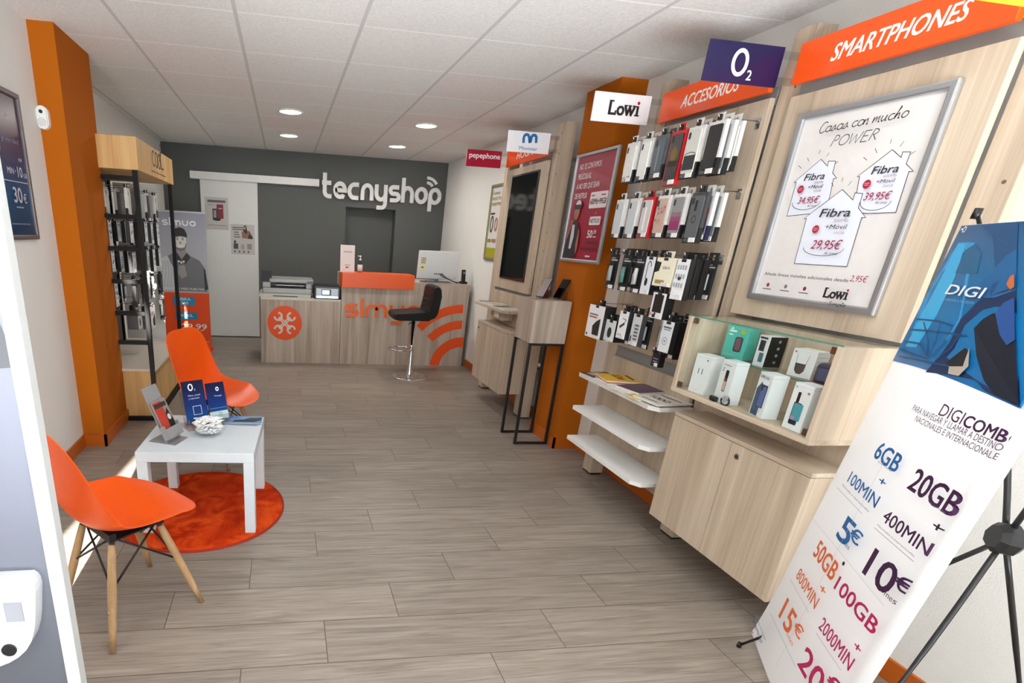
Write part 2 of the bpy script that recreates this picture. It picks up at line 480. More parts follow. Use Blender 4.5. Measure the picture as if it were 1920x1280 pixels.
class Art:
    """flat printed shapes on a plane, gathered into ONE mesh"""
    def __init__(s, plane, lift=.0006):
        s.P = plane; s.v = []; s.f = []; s.fm = []; s.mats = []; s.h = lift; s.fmap = None; s.umax = None
    def mi(s, m):
        if isinstance(m, str): m = M(m, .5, noise=0)
        if m not in s.mats: s.mats.append(m)
        return s.mats.index(m)
    def up(s): s.h += .0003
    def _p(s, u, v): return s.P.at(u, v, s.h) if s.fmap is None else s.fmap(u, v, s.h)
    def poly(s, pts, m, step=True):
        i0 = len(s.v); s.v += [s._p(u, v) for u, v in pts]
        for t in tessellate_polygon([[Vector((u, v, 0)) for u, v in pts]]):
            s.f.append(tuple(i0 + k for k in t)); s.fm.append(s.mi(m))
        if step: s.up()
        return s
    def px(s, pts, m): return s.poly([s.P.px(*p) for p in pts], m)
    def rect(s, u0, v0, u1, v1, m): return s.poly([(u0, v0), (u1, v0), (u1, v1), (u0, v1)], m)
    def prect(s, a, b, m):
        (u0, v0), (u1, v1) = s.P.px(*a), s.P.px(*b); return s.rect(min(u0, u1), min(v0, v1), max(u0, u1), max(v0, v1), m)
    def ell(s, u, v, ru, rv, m, n=24): return s.poly([(u + ru * math.cos(2 * PI * i / n), v + rv * math.sin(2 * PI * i / n)) for i in range(n)], m)
    def rrect(s, u0, v0, u1, v1, r, m):
        p = arc(u1 - r, v1 - r, r, r, 0, 90, 5) + arc(u0 + r, v1 - r, r, r, 90, 180, 5) + arc(u0 + r, v0 + r, r, r, 180, 270, 5) + arc(u1 - r, v0 + r, r, r, 270, 360, 5)
        return s.poly(p, m)
    def line(s, pts, w, m, closed=False):
        for q in ribbon_polys(pts, w, closed): s.poly(q, m, False)
        s.up(); return s
    def text(s, body, u, v, h, m, width=None, bold=0.0, shear=0.0, align='l', rot=0.0):
        """baseline start (u,v), capital height h"""
        vs, fs = text_mesh(body)
        if not vs: return s
        k = h / .73
        x0 = min(p[0] for p in vs); x1 = max(p[0] for p in vs)
        kx = k if width is None else width / (x1 - x0)
        wd = (x1 - x0) * kx
        du = {'l': 0, 'c': -wd / 2, 'r': -wd}[align]
        cr, sr = math.cos(rot), math.sin(rot); i = s.mi(m); e = bold * k * .55
        for ox, oy in (((0, 0),) if not bold else ((e, e * .7), (-e, e * .7), (e, -e * .7), (-e, -e * .7), (0, 0))):
            i0 = len(s.v); s.h += .00006
            for x, y in vs:
                a, b = (x - x0) * kx + du + shear * y * k + ox, y * k + oy
                uu = u + a * cr - b * sr
                if s.umax is not None: uu = min(uu, s.umax)
                s.v.append(s._p(uu, v + a * sr + b * cr))
            for f in fs: s.f.append(tuple(i0 + q for q in f)); s.fm.append(i)
        s.up(); return s
    def ptext(s, body, a, b, top, m, bold=0.0, shear=0.0):
        """baseline start pixel a, baseline end pixel b, top of the first capital"""
        (u0, v0), (u1, _), (_, v2) = s.P.px(*a), s.P.px(*b), s.P.px(*top)
        return s.text(body, u0, v0, v2 - v0, m, u1 - u0, bold, shear)
    def build(s, name, parent=None, label=None):
        off = org(parent)
        me = bpy.data.meshes.new(name); me.from_pydata([v - off for v in s.v], [], s.f)
        for m in s.mats: me.materials.append(m)
        for p, i in zip(me.polygons, s.fm): p.material_index = i
        bm = bmesh.new(); bm.from_mesh(me)
        for f in bm.faces:
            f.normal_update()
            if f.normal.dot(s.P.N) < 0: f.normal_flip()
        bm.to_mesh(me); bm.free()
        o = bpy.data.objects.new(name, me); COL.objects.link(o); o.parent = parent
        if label: o['label'] = label
        return o

def dup(root, loc, rotz, label, group=None, name=None):
    r = root.copy(); COL.objects.link(r); r.location = loc; r.rotation_euler = (0, 0, rotz)
    r['label'] = label
    if group: r['group'] = group
    for ch in list(root.children):
        c = ch.copy(); COL.objects.link(c); c.parent = r
        for g in list(ch.children):
            d = g.copy(); COL.objects.link(d); d.parent = c
    return r

# rounded single-line alphabet used by the two big logos (x-height 1)
def glyph(ch):
    A = arc
    return {
        't': ([[(.22, 1.48), (.22, .38)] + A(.55, .38, .33, .28, 180, 270, 8) + [(.78, .10)], [(.0, .9), (.74, .9)]], .80),
        'e': ([[(.10, .50), (.90, .50)] + A(.5, .5, .40, .40, 12, 300, 20) + [(.86, .10)]], 1.0),
        'c': ([[(.86, .9), (.5, .9)] + A(.5, .5, .40, .40, 100, 260, 14) + [(.86, .1)]], .92),
        'n': ([[(.10, 0), (.10, .5)] + A(.48, .5, .38, .40, 180, 0, 14) + [(.86, 0)]], .98),
        'y': ([[(.10, 1), (.10, .5)] + A(.48, .48, .38, .38, 180, 345, 12), [(.86, 1), (.86, -.12)] + A(.58, -.12, .28, .28, 0, -90, 6) + [(.16, -.40)]], .98),
        's': ([[(.82, .9), (.36, .9)] + A(.36, .70, .25, .20, 90, 270, 8) + [(.55, .5)] + A(.58, .30, .25, .20, 90, -90, 8) + [(.12, .1)]], .92),
        'h': ([[(.10, 1.5), (.10, 0)], [(.10, .5)] + A(.48, .5, .38, .40, 180, 0, 14) + [(.86, 0)]], .98),
        'o': ([A(.5, .5, .40, .40, 0, 360, 24)], 1.0),
        'p': ([[(.10, .5), (.10, -.45)], A(.5, .5, .40, .40, 0, 360, 24)], 1.0),
        'i': ([[(.10, 1.45), (.10, 0)]], .22),
        'm': ([[(.10, 0), (.10, .55)] + A(.40, .55, .30, .35, 180, 0, 10) + [(.70, 0)], [(.70, .55)] + A(1.0, .55, .30, .35, 180, 0, 10) + [(1.30, 0)]], 1.42),
        'u': ([[(.10, 1), (.10, .5)] + A(.48, .48, .38, .38, 180, 360, 12) + [(.86, 1)]], .98),
        'l': ([[(.10, 1.5), (.10, 0)]], .22),
    }[ch]
# ================================================================ the room
XR, XL, XLB, YB, ZC = 2.22, -1.36, -1.55, 7.87, 2.44
YF = -2.6
def struct(name, mb, label=None, parent=None):
    o = mb.build(name, parent)
    o['kind'] = 'structure'
    if label: o['label'] = label
    return o
struct('floor', MB().box((-1.9, -2.9, -.08), (2.6, 8.4, 0), floor_mat()), 'grey brown wood-look plank floor')
struct('ceiling', MB().box((-1.9, -2.7, ZC), (2.6, 8.4, ZC + .08), ceiling_mat()), 'white tiled suspended ceiling')
struct('wall_right', MB().box((XR, -2.7, 0), (XR + .15, 8.4, ZC), WALL), 'white stucco wall behind the shop fittings')
struct('wall_left', MB().box((XL - .4, -2.7, 0), (XL, 3.66, ZC), WALL).box((XLB - .2, 3.66, 0), (XLB, 8.4, ZC), WALL), 'white stucco wall behind the two orange chairs')
# back wall with its shallow niche
nx0, nx1, nz = .834, 1.53, 1.81
struct('wall_back', MB().box((-1.9, YB, 0), (nx0, YB + .3, ZC), WALLG).box((nx1, YB, 0), (2.6, YB + .3, ZC), WALLG)
       .box((nx0, YB, nz), (nx1, YB + .3, ZC), WALLG).box((nx0, YB + .2, 0), (nx1, YB + .3, nz), WALLG), 'dark grey painted back wall with a niche')
# unseen front wall: blocks the sun except two slits shaped for its streaks
out = [(-1.8, 0), (2.6, 0), (2.6, ZC), (-1.8, ZC)]
g1 = [(-1.05, .55), (-.743, .55), (-.437, 1.10), (-.545, 1.10)]
g2 = [(-.535, 1.66), (-.475, 1.66), (-.735, 2.40), (-.795, 2.40)]
tri = tessellate_polygon([[Vector((x, z, 0)) for x, z in q] for q in (out, g1[::-1], g2[::-1])])
pts = out + g1[::-1] + g2[::-1]
mb = MB()
vs = [mb.bm.verts.new((x, YF, z)) for x, z in pts]
mb._done([mb.bm.faces.new([vs[k] for k in t]) for t in tri], M('#d8dcdc', .8))
struct('wall_front', mb, 'unseen front wall with slits shaping the sun, by the entrance')
# added pane, weakens the sun through the upper slit
m_t, nt_, b_, N_, L_ = new_mat('sun_dimming_pane'); tr_ = N_('ShaderNodeBsdfTransparent'); tr_.inputs[0].default_value = (.24, .24, .24, 1); L_(tr_.outputs[0], nt_.nodes['Material Output'].inputs['Surface'])
struct('sun_dimmer', MB().quad([(x, YF + .005, z) for x, z in [(-.52, 1.62), (-.44, 1.62), (-.70, 2.42), (-.83, 2.42)]], m_t), 'added pane dimming the sun in the upper slit of the front wall')
# orange pillars
struct('pillar_left', MB().box((XL - .02, 3.64, 0), (-1.225, 4.2, ZC), ORANGE_P), 'orange pillar beside the black display rack')
struct('pillar_right', MB().box((2.04, 3.555, 0), (XR + .02, 3.955, ZC), ORANGE_P), 'orange pillar behind the red poster')
BB = M('#b85a10', .35, spec=.5)
struct('trim_1', MB().box((XL - .02, 3.625, 0), (-1.21, 3.64, .085), BB).box((-1.225, 3.625, 0), (-1.21, 4.2, .085), BB), 'orange plinth round the pillar by the chairs')
struct('trim_2', MB().box((2.025, 3.54, 0), (XR, 3.555, .085), BB).box((2.025, 3.54, 0), (2.04, 3.97, .085), BB), 'orange plinth round the pillar with the red poster')
struct('baseboard_left', MB().box((XL, -2.55, 0), (XL + .012, 3.625, .085), BB), 'orange skirting below the white wall by the chairs')
struct('baseboard_right', MB().box((XR - .013, -2.55, 0), (XR, 3.54, .085), BB).box((XR - .013, 3.97, 0), (XR, 6.27, .085), BB), 'orange skirting below the shop fittings')

# sliding door
DW = M('#d4d5d3', .5)
d = MB().box((-1.085, 7.825, .012), (-.352, 7.865, 2.05), DW, .003).build('door_1'); d['kind'] = 'structure'; d['label'] = 'white sliding door leaf'
r = MB().box((-1.20, 7.79, 2.035), (.458, 7.868, 2.125), M('#dfdfdd', .45), .004).build('trim_3'); r['kind'] = 'structure'; r['label'] = 'white pelmet over the sliding door rail'

# two posters stuck on the door
def door_poster(x0, x1, z0, z1, label):
    t = thing('door_poster', label, 'poster', ((x0 + x1) / 2, 7.824, z0), 0, 'posters on the sliding door')
    box1('paper', (x0, 7.8225, z0), (x1, 7.8247, z1), M('#b9b6b3', .6), t)
    return t, Art(face_my(7.8225))
t, a = door_poster(-1.035, -.735, 1.43, 1.83, 'poster with phones and red box on the white sliding door')
g = '#5c5a5a'
a.rect(-1.0, 1.765, -.77, 1.795, g); a.rect(-1.0, 1.73, -.9, 1.74, '#a48f8f')
a.rect(-.885, 1.57, -.80, 1.745, '#7c1626'); a.rect(-.86, 1.69, -.815, 1.70, '#c9a9ad'); a.rect(-.94, 1.55, -.88, 1.69, '#3c3d3e'); a.rect(-.925, 1.58, -.895, 1.67, '#9a9b98')
a.ell(-.885, 1.56, .05, .02, '#2a1c1e'); a.rect(-1.0, 1.482, -.76, 1.488, '#6b6969')
for k in range(5): a.ell(-.92 + .04 * k, 1.455, .006, .006, '#6b6969', 8)
a.build('print', t)
t, a = door_poster(-.715, -.40, 1.13, 1.515, 'poster with a seated woman and icon row on the white sliding door')
for k, (z, w) in enumerate(((1.465, .14), (1.44, .15), (1.405, .08), (1.375, .09), (1.345, .1))): a.rect(-.69 + .02 * (k > 1), z, -.69 + w, z + .014, '#6d6666')
a.poly([(-.565, 1.34), (-.57, 1.42), (-.54, 1.44), (-.50, 1.44), (-.46, 1.43), (-.425, 1.36), (-.425, 1.335)], '#86604f')
a.poly([(-.545, 1.435), (-.545, 1.49), (-.525, 1.505), (-.505, 1.49), (-.495, 1.41), (-.52, 1.40)], '#2f2622'); a.ell(-.528, 1.468, .014, .02, '#b08a75', 14)
a.poly([(-.47, 1.40), (-.425, 1.36), (-.425, 1.335), (-.49, 1.335)], '#33221d')
a.rect(-.68, 1.20, -.62, 1.27, '#3f3f42'); a.ell(-.66, 1.29, .015, .02, '#2d2d30', 12); a.rect(-.58, 1.20, -.54, 1.26, '#9b9797'); a.rect(-.50, 1.20, -.44, 1.27, '#8b8787')
for k in range(4): a.rect(-.675 + .06 * k, 1.155, -.655 + .06 * k, 1.178, '#4f4b4b')
a.build('print', t)

# big cut-out shop name on the back wall
def logo_letters(word, parent, O, U, V, u0, v0, xh, sw, total, depth, m, gap=.16):
    adv = [glyph(c)[1] for c in word]
    k = (total / (sum(adv) + gap * (len(word) - 1)))
    u = u0
    for c, a in zip(word, adv):
        mb = MB()
        for ip, path in enumerate(glyph(c)[0]):
            pts = [(u + x * k, v0 + y * xh) for x, y in path]
            for q in ribbon_polys(pts, sw): mb.prism(q, O, U, V, depth - .0008 * ip, m)
        mb.build('letter', parent)
        u += (a + gap) * k
t = thing('wall_sign', 'big white cut-out shop name letters high on the dark grey back wall', 'sign', (1.3, YB, 1.9))
LW = M('#dcdcda', .5)
logo_letters('tecnyshop', t, (0, YB - .03, 0), (1, 0, 0), (0, 0, 1), .497, 1.908, .205, .052, 1.64, -.0285 * -1, LW)
mb = MB()
for r_ in (.085, .145):
    for q in ribbon_polys(arc(1.93, 2.09, r_ * 1.05, r_, 30, 92, 10), .036): mb.prism(q, (0, YB - .03, 0), (1, 0, 0), (0, 0, 1), .0285, LW)
mb.build('signal_arc_logo', t)

# recessed downlights
DL = M('#fff4dc', .5, emit=9.0, noise=0)
def downlight(x, y, lab, power, col):
    t = thing('ceiling_light', lab, 'ceiling light', (x, y, ZC), 0, 'round recessed downlights')
    MB().lathe((x, y, ZC), [(.112, 0), (.112, -.006), (.098, -.010), (.094, -.004), (.094, 0)], M('#d6d4d0', .4)).build('trim_ring', t)
    MB().lathe((x, y, ZC), [(.094, -.001), (.094, -.004), (.0, -.005)], DL).build('diffuser', t)
    l = bpy.data.lights.new('downlight', 'AREA'); l.shape = 'DISK'; l.size = .18; l.energy = power; l.color = col
    lo = bpy.data.objects.new('downlight', l); COL.objects.link(lo); lo.location = (x, y, ZC - .012)
for x, y, lab in ((.054, 5.39, 'round downlight, nearer of the pair above the printer counter'), (.05, 6.64, 'round downlight, further of the pair above the printer counter'),
                  (1.30, 5.49, 'round downlight, nearer of the pair above the bar stool'), (1.29, 6.80, 'round downlight, further of the pair above the bar stool')):
    downlight(x, y, lab, 9.0, (1, .96, .90))
# unseen downlights added for fill light over the entrance and behind the camera
for x, y, lab in ((.05, 1.6, 'added unseen downlight over the entrance, on the side of the orange chairs'), (1.30, 1.6, 'added unseen downlight over the entrance, on the side of the smartphone wall'),
                  (.05, -.6, 'added unseen downlight just inside the door, on the chair side'), (1.30, -.6, 'added unseen downlight just inside the door, on the smartphone side')):
    downlight(x, y, lab, 2.5, (.97, .98, 1.0))

# alarm detector on the pillar edge
t = thing('motion_detector', 'small white motion detector high on the orange pillar', 'detector', (-1.335, 3.64, 1.92))
p = arc(-1.335, 2.005, .033, .033, 0, 180, 10) + arc(-1.335, 1.955, .033, .033, 180, 360, 10)
mb = MB(); mb.prism(p, (0, 3.64, 0), (1, 0, 0), (0, 0, 1), .03, WHITE)
p2 = [(-1.335 + (u + 1.335) * .82, 1.98 + (v - 1.98) * .9) for u, v in p]; mb.prism(p2, (0, 3.612, 0), (1, 0, 0), (0, 0, 1), .012, WHITE)
mb.build('housing', t)
MB().cyl((-1.333, 3.60, 2.006), (-1.333, 3.592, 2.006), .009, BLACK).build('camera_lens', t)
MB().prism(arc(-1.335, 1.955, .022, .022, 0, 360, 18)[:-1], (0, 3.60, 0), (1, 0, 0), (0, 0, 1), .006, M('#cfcfd2', .3)).build('sensor_window', t)
# ================================================================ shop fittings on the right wall
# upright posts
HOLE = M('#6b5640', .8)
def post(y0, y1, lab, z1=2.32):
    t = thing('upright_post', lab, 'post', (2.10, (y0 + y1) / 2, 0), 0, 'oak upright posts of the wall fittings')
    box1('upright', (2.06, y0, .012), (2.15, y1, z1), WOOD, t, .003)
    box1('foot_pad', (2.065, y0 + .005, 0), (2.145, y1 - .005, .012), BLACK_M, t)
    ym = y0 + (y1 - y0) * .28
    for k in range(10):
        z = .99 + .14 * k
        MB().prism([(ym + .006 * math.cos(q), z + .006 * math.sin(q)) for q in (i * PI / 4 for i in range(8))], (2.0595, 0, 0), (0, 1, 0), (0, 0, 1), .0008, HOLE).build('peg_hole', t)
    for z in (.42, 2.08): MB().cyl((2.15, (y0 + y1) / 2, z), (XR, (y0 + y1) / 2, z), .012, ALU).build('wall_spacer', t)
    return t
post(5.22, 5.34, 'oak upright post at the far edge of the black screen panel')
post(4.24, 4.385, 'oak upright post at the near edge of the black screen panel')
post(3.065, 3.165, 'oak upright post beside the pillar, at the accessory hooks')
post(2.235, 2.335, 'oak upright post between accessory hooks and smartphone poster')
post(1.40, 1.50, 'oak upright post behind the blue banner, past the smartphone poster')

def board(name, lab, cat, y0, y1, z0, z1, x0=2.035, x1=2.059):
    t = thing(name, lab, cat, (x1, (y0 + y1) / 2, z0))
    box1('board', (x0, y0, z0), (x1, y1, z1), WOOD, t, .002)
    for y in (y0 + .15, y1 - .15):
        box1('rear_batten', (x1, y - .02, z0 + .03), (x1 + .02, y + .02, z1 - .03), M('#7f7f80', .5), t)
    return t
board('oak_backboard', 'tall oak panel with a black screen set in it', 'panel', 4.392, 5.213, 1.055, 2.078)
board('oak_backboard', 'oak back panel carrying the rows of accessory hooks', 'panel', 2.345, 3.055, .90, 2.085)
board('oak_backboard', 'oak back panel behind the framed price poster', 'panel', 1.51, 2.243, 1.205, 2.065)
board('oak_backboard', 'low oak back panel behind the two white shelves', 'panel', 2.345, 3.055, .18, .832)
board('oak_backboard', 'low oak back panel behind the magazine tray under the screen', 'panel', 4.392, 5.213, .66, 1.03)
board('oak_backboard', 'low oak back panel behind the glass phone case', 'panel', 1.51, 2.228, .66, 1.19)

# dark recess rails seen between boards
for y0, y1, z, lab in ((2.345, 3.055, .866, 'grey rail in the gap under the accessory hooks'), (4.392, 5.213, 1.042, 'grey rail in the gap under the black screen'), (1.51, 2.243, 2.085, 'grey rail under the orange smartphone sign'), (2.345, 3.055, 2.095, 'grey rail under the orange accessory sign')):
    t = box1('fixing_rail', (2.0605, y0, z - .035), (2.075, y1, z + .035), M('#8a8a88', .5)); tag(t, lab, 'rail', 'grey fixing rails')

# orange header signs
def header(y0, y1, txt, lab, w0, w1):
    t = thing('header_sign', lab, 'sign', (2.03, (y0 + y1) / 2, 2.1))
    box1('sign_board', (2.012, y0, 2.103), (2.034, y1, 2.245), ORANGE_B, t, .002)
    a = Art(face_mx(2.012)); a.text(txt, -w0, 2.147, .056, '#f4ece6', w0 - w1, .028, .20); a.build('lettering', t)
header(1.525, 2.235, 'SMARTPHONES', 'glossy orange header sign reading smartphones', 2.085, 1.66)
header(2.345, 3.06, 'ACCESORIOS', 'glossy orange header sign reading accesorios', 2.895, 2.525)
header(4.40, 5.205, 'HOGAR', 'orange header sign above the black screen', 4.98, 4.6)

# hanging blade signs, standing out from the posts
def blade(y, label, color, edge):
    t = thing('blade_sign', label, 'sign', (2.0, y, 2.1), 0, 'blade signs standing out from the posts')
    box1('sign_board', (1.652, y - .004, 2.103), (1.985, y + .004, 2.243), M(color, .3), t, .001)
    for zz in (2.115, 2.205): box1('bracket', (1.985, y - .006, zz), (2.0595, y + .006, zz + .025), ACRYL, t)
    return t, Art(face_my(y - .004))
t, a = blade(3.12, 'white blade sign with black lettering and a red dot, near the pillar', '#e9e7e8', 0)
def lowi(a, u, v, h, ink='#151314', dot='#b01436'):
    """black slab lettering"""
    k = h
    a.text('L', u, v, k, ink, .62 * k, .05); a.rect(u - .04 * k, v + .88 * k, u + .36 * k, v + k, ink); a.rect(u - .04 * k, v, u + .3 * k, v + .12 * k, ink); a.rect(u + .52 * k, v, u + .66 * k, v + .30 * k, ink)
    a.text('o', u + .70 * k, v, k, ink, .60 * k, .05)
    a.text('w', u + 1.32 * k, v, k, ink, .90 * k, .05)
    for q in (0, .34, .70): a.rect(u + (1.28 + q) * k, v + .64 * k, u + (1.56 + q) * k, v + .74 * k, ink)
    a.rect(u + 2.34 * k, v, u + 2.54 * k, v + .72 * k, ink); a.rect(u + 2.26 * k, v + .62 * k, u + 2.54 * k, v + .72 * k, ink); a.rect(u + 2.24 * k, v, u + 2.64 * k, v + .11 * k, ink)
    a.ell(u + 2.45 * k, v + .92 * k, .12 * k, .12 * k, dot)
lowi(a, 1.745, 2.140, .068); a.build('lettering', t)
t, a = blade(2.285, 'dark navy blade sign with a white O and small two', '#130f3d', 0)
a.line(arc(1.80, 2.175, .030, .041, 0, 360, 28), .014, '#f2f2f6'); a.text('2', 1.842, 2.118, .036, '#f2f2f6', None, .02); a.build('lettering', t)
t, a = blade(1.45, 'plain yellow blade sign above the smartphone header', '#f0dc10', 0)
t, a = blade(4.31, 'white blade sign with a blue wavy M above the black screen', '#eceaec', 0)
BLM = '#1c6aa6'
a.line([(1.777, 2.166), (1.774, 2.195)] + arc(1.795, 2.203, .02, .020, 165, 25, 8) + [(1.824, 2.178), (1.832, 2.180)] + arc(1.853, 2.203, .020, .020, 160, 5, 8) + [(1.876, 2.172)], .020, BLM)
a.text('Movistar', 1.748, 2.120, .025, BLM, .145, .012); a.build('lettering', t)
t, a = blade(5.28, 'crimson blade sign with white rounded lettering, furthest along the wall', '#a80f33', 0)
a.text('pepephone', 1.676, 2.176, .046, '#f3eef0', .295, .03); a.build('lettering', t)

# framed posters --------------------------------------------------
def frame(name, lab, X, y0, y1, z0, z1, bar, sheet, depth=.02, side=-1, m=ALU):
    """poster in an aluminium snap frame on a wall of constant x; side -1 faces -x"""
    t = thing(name, lab, 'poster', (X, (y0 + y1) / 2, z0))
    xf = X + side * depth
    mb = MB()
    lo, hi = min(X, xf), max(X, xf)
    mb.box((lo, y0, z0), (hi, y1, z0 + bar), m, .006).box((lo, y0, z1 - bar), (hi, y1, z1), m, .006)
    mb.box((lo, y0, z0 + bar * .6), (hi, y0 + bar, z1 - bar * .6), m, .006).box((lo, y1 - bar, z0 + bar * .6), (hi, y1, z1 - bar * .6), m, .006)
    mb.build('frame', t)
    xs = X + side * depth * .35
    box1('sheet', (min(X, xs), y0 + bar * .7, z0 + bar * .7), (max(X, xs), y1 - bar * .7, z1 - bar * .7), sheet, t)
    pl = face_mx(xs) if side < 0 else face_px(xs)
    return t, Art(pl)

t, a = frame('framed_poster', 'silver framed poster of three drawn houses with fibre prices', 2.0345, 1.612, 2.158, 1.278, 1.99, .026, M('#dcd8d6', .45))
def P(x, y): return a.P.px(1380 + x * .34375, 180 + y * .34375)
INK, RED = '#2a282b', '#9a1f45'
def house(o, h):
    a.poly([P(*q) for q in o], '#dfe3ef'); a.line([P(*q) for q in o], .0022, INK, True)
hs1 = [(278, 655), (330, 470), (318, 470), (465, 345), (500, 382), (506, 355), (545, 355), (528, 420), (550, 447), (533, 450), (505, 580), (430, 640)]
hs2 = [(640, 635), (676, 440), (664, 440), (855, 293), (903, 335), (912, 305), (955, 305), (930, 370), (970, 410), (945, 412), (873, 635), (720, 640)]
hs3 = [(320, 913), (387, 668), (373, 668), (583, 510), (640, 567), (652, 528), (694, 532), (670, 610), (710, 663), (688, 663), (607, 930)]
for h_ in (hs1, hs2, hs3): house(h_, 0)
def PT(s, x0, y0, x1, y1, tx, ty, m, bold=0, shear=.18):
    (u0, v0), (u1, v1), (_, v2) = P(x0, y0), P(x1, y1), P(tx, ty)
    a.text(s, u0, (v0 + v1) / 2, v2 - v0, m, u1 - u0, bold, shear)
PT('Fibra', 372, 463, 482, 452, 378, 425, INK, .015); PT('300Mb', 425, 480, 478, 473, 427, 467, '#b08c98'); PT('+Móvil', 393, 508, 472, 500, 400, 487, INK); PT('10GB', 425, 525, 466, 520, 427, 513, '#b08c98'); PT('34,95€', 338, 590, 448, 580, 345, 553, RED, .005); PT('Al mes', 392, 606, 440, 602, 394, 594, INK)
PT('Fibra', 742, 428, 888, 415, 752, 383, INK, .015); PT('600Mb', 808, 445, 880, 438, 812, 430, '#b08c98'); PT('+Móvil', 768, 478, 868, 470, 775, 456, INK); PT('30GB', 805, 500, 862, 494, 808, 486, '#b08c98'); PT('39,95€', 700, 570, 842, 562, 708, 527, RED, .005); PT('Al mes', 765, 590, 830, 585, 768, 576, INK)
PT('Fibra', 462, 662, 628, 655, 475, 615, INK, .015); PT('300Mb', 538, 690, 620, 686, 541, 673, '#b08c98'); PT('+Móvil', 492, 726, 608, 724, 499, 701, INK); PT('10GB', 540, 754, 598, 752, 543, 740, '#b08c98'); PT('29,95€', 415, 834, 572, 836, 425, 784, RED, .005); PT('Al mes', 488, 866, 560, 866, 491, 850, INK)
for x, y in ((364, 510), (728, 482), (449, 727)):
    u, v = P(x, y); a.ell(u, v, .0135, .0145, '#a81f3c'); a.rect(u - .008, v + .002, u + .008, v + .004, '#e9b9c2'); a.rect(u - .007, v - .004, u + .007, v - .002, '#e9b9c2')
for b, e in (((322, 585), (478, 572)), ((690, 600), (873, 552)), ((383, 830), (608, 828))):
    (u0, v0), (u1, v1) = P(*b), P(*e); c = (u0 + u1) / 2; a.line(arc(c, (v0 + v1) / 2, (u1 - u0) / 2, .028, 180, 360, 14), .002, INK)
for q in (((358, 380), (372, 395)), ((407, 338), (415, 358)), ((478, 295), (470, 318)), ((528, 310), (512, 332)), ((578, 358), (556, 373)), ((716, 335), (734, 352)), ((780, 287), (790, 313)), ((872, 236), (862, 262)), ((940, 248), (916, 278)), ((1003, 302), (975, 320)), ((543, 474), (552, 495)), ((606, 446), (598, 470)), ((654, 465), (634, 490))):
    a.line([P(*q[0]), P(*q[1])], .0018, INK)
# hand-written heading as pen strokes
def script(s, u0, u1, v, h, w, m, slant=.25):
    S = {'C': [arc(.45, .55, .45, .6, 50, 320, 12)], 'a': [arc(.4, .3, .34, .3, 40, 330, 12) + [(.7, .6), (.66, .1), (.85, .04)]], 's': [[(.0, .1), (.35, .62), (.5, .25), (.3, .0), (.05, .05)], [(.5, .2), (.75, .1)]],
         'c': [arc(.4, .3, .34, .3, 50, 330, 10)], 'o': [arc(.4, .3, .34, .3, 80, 440, 14)], 'n': [[(.0, .6), (.05, .0), (.1, .4), (.35, .6), (.45, .3), (.45, .02), (.65, .04)]], 'm': [[(.0, .6), (.05, .0), (.1, .4), (.3, .6), (.38, .1), (.45, .4), (.65, .6), (.72, .02), (.9, .04)]],
         'u': [[(.0, .6), (.02, .2), (.2, .0), (.45, .2), (.52, .6), (.52, .05), (.72, .04)]], 'h': [[(.0, .2), (.3, 1.1), (.2, 1.2), (.1, .0), (.2, .4), (.4, .55), (.5, .3), (.5, .04), (.7, .05)]], ' ': [],
         'P': [[(.05, 0), (.15, 1.1)], arc(.25, .85, .32, .26, 110, -100, 10)], 'O': [arc(.45, .52, .42, .52, 0, 360, 18)], 'W': [[(0, 1.05), (.2, 0), (.5, .85), (.75, 0), (1.05, 1.05)]], 'E': [[(.6, 1.05), (.05, 1.05), (.02, 0), (.6, 0)], [(.04, .55), (.5, .55)]], 'R': [[(.05, 0), (.12, 1.1)], arc(.22, .82, .34, .26, 110, -90, 10) + [(.65, 0)]],
         'i': [[(.1, .6), (.12, .05), (.3, .05)]], 'p': [[(.1, .6), (.0, -.4)], arc(.3, .3, .25, .3, 150, -150, 10)], 'l': [[(.0, .2), (.25, 1.1), (.12, 1.1), (.1, .05), (.3, .05)]], 'e': [[(.0, .25), (.5, .35)] + arc(.3, .3, .24, .28, 20, 320, 10)], 'S': [[(.6, .95), (.3, 1.1), (.1, .8), (.5, .4), (.3, .0), (.0, .1)]]}
    A = {'C': .85, 'a': .85, 's': .75, 'c': .72, 'o': .78, 'n': .72, 'm': .98, 'u': .78, 'h': .75, ' ': .4, 'P': .75, 'O': 1.0, 'W': 1.2, 'E': .75, 'R': .8, 'i': .35, 'p': .65, 'l': .38, 'e': .6, 'S': .7}
    k = (u1 - u0) / sum(A[c] for c in s); u = u0
    for c in s:
        for p in S[c]: a.line([(u + x * k + y * h * slant, v + y * h) for x, y in p], w, m)
        u += A[c] * k
(u0, v0), (u1, v1) = P(468, 215), P(962, 120); script('Casas con mucho', u0, u1, (v0 + v1) / 2 + .004, .030, .0032, INK)
(u0, v0), (u1, v1) = P(540, 275), P(800, 245); script('POWER', u0, u1, (v0 + v1) / 2, .032, .0028, INK)
(u0, v0), (u1, v1) = P(185, 965), P(645, 1008); a.text('Añade líneas móviles adicionales desde', u0, v0 - .008, .0125, INK, u1 - u0, .01)
(u0, v0), (u1, v1) = P(652, 1008), P(742, 1015); a.text('2,95€', u0, v0 - .002, .022, RED, u1 - u0, .004, .15)
for x, y, m in ((204, 1030, '#8e1d3f'), (302, 1040, '#77727a'), (407, 1052, '#8e1d3f')):
    u, v = P(x, y); a.ell(u, v, .007, .008, m, 14); a.rect(u - .02, v - .018, u + .02, v - .0145, '#55515a')
u, v = P(510, 1092); lowi(a, u, v - .004, .036)
(u0, v0), (u1, v1) = P(540, 1142), P(640, 1150); script('Simple', u0, u1, (v0 + v1) / 2, .012, .0018, INK)
a.build('print', t)

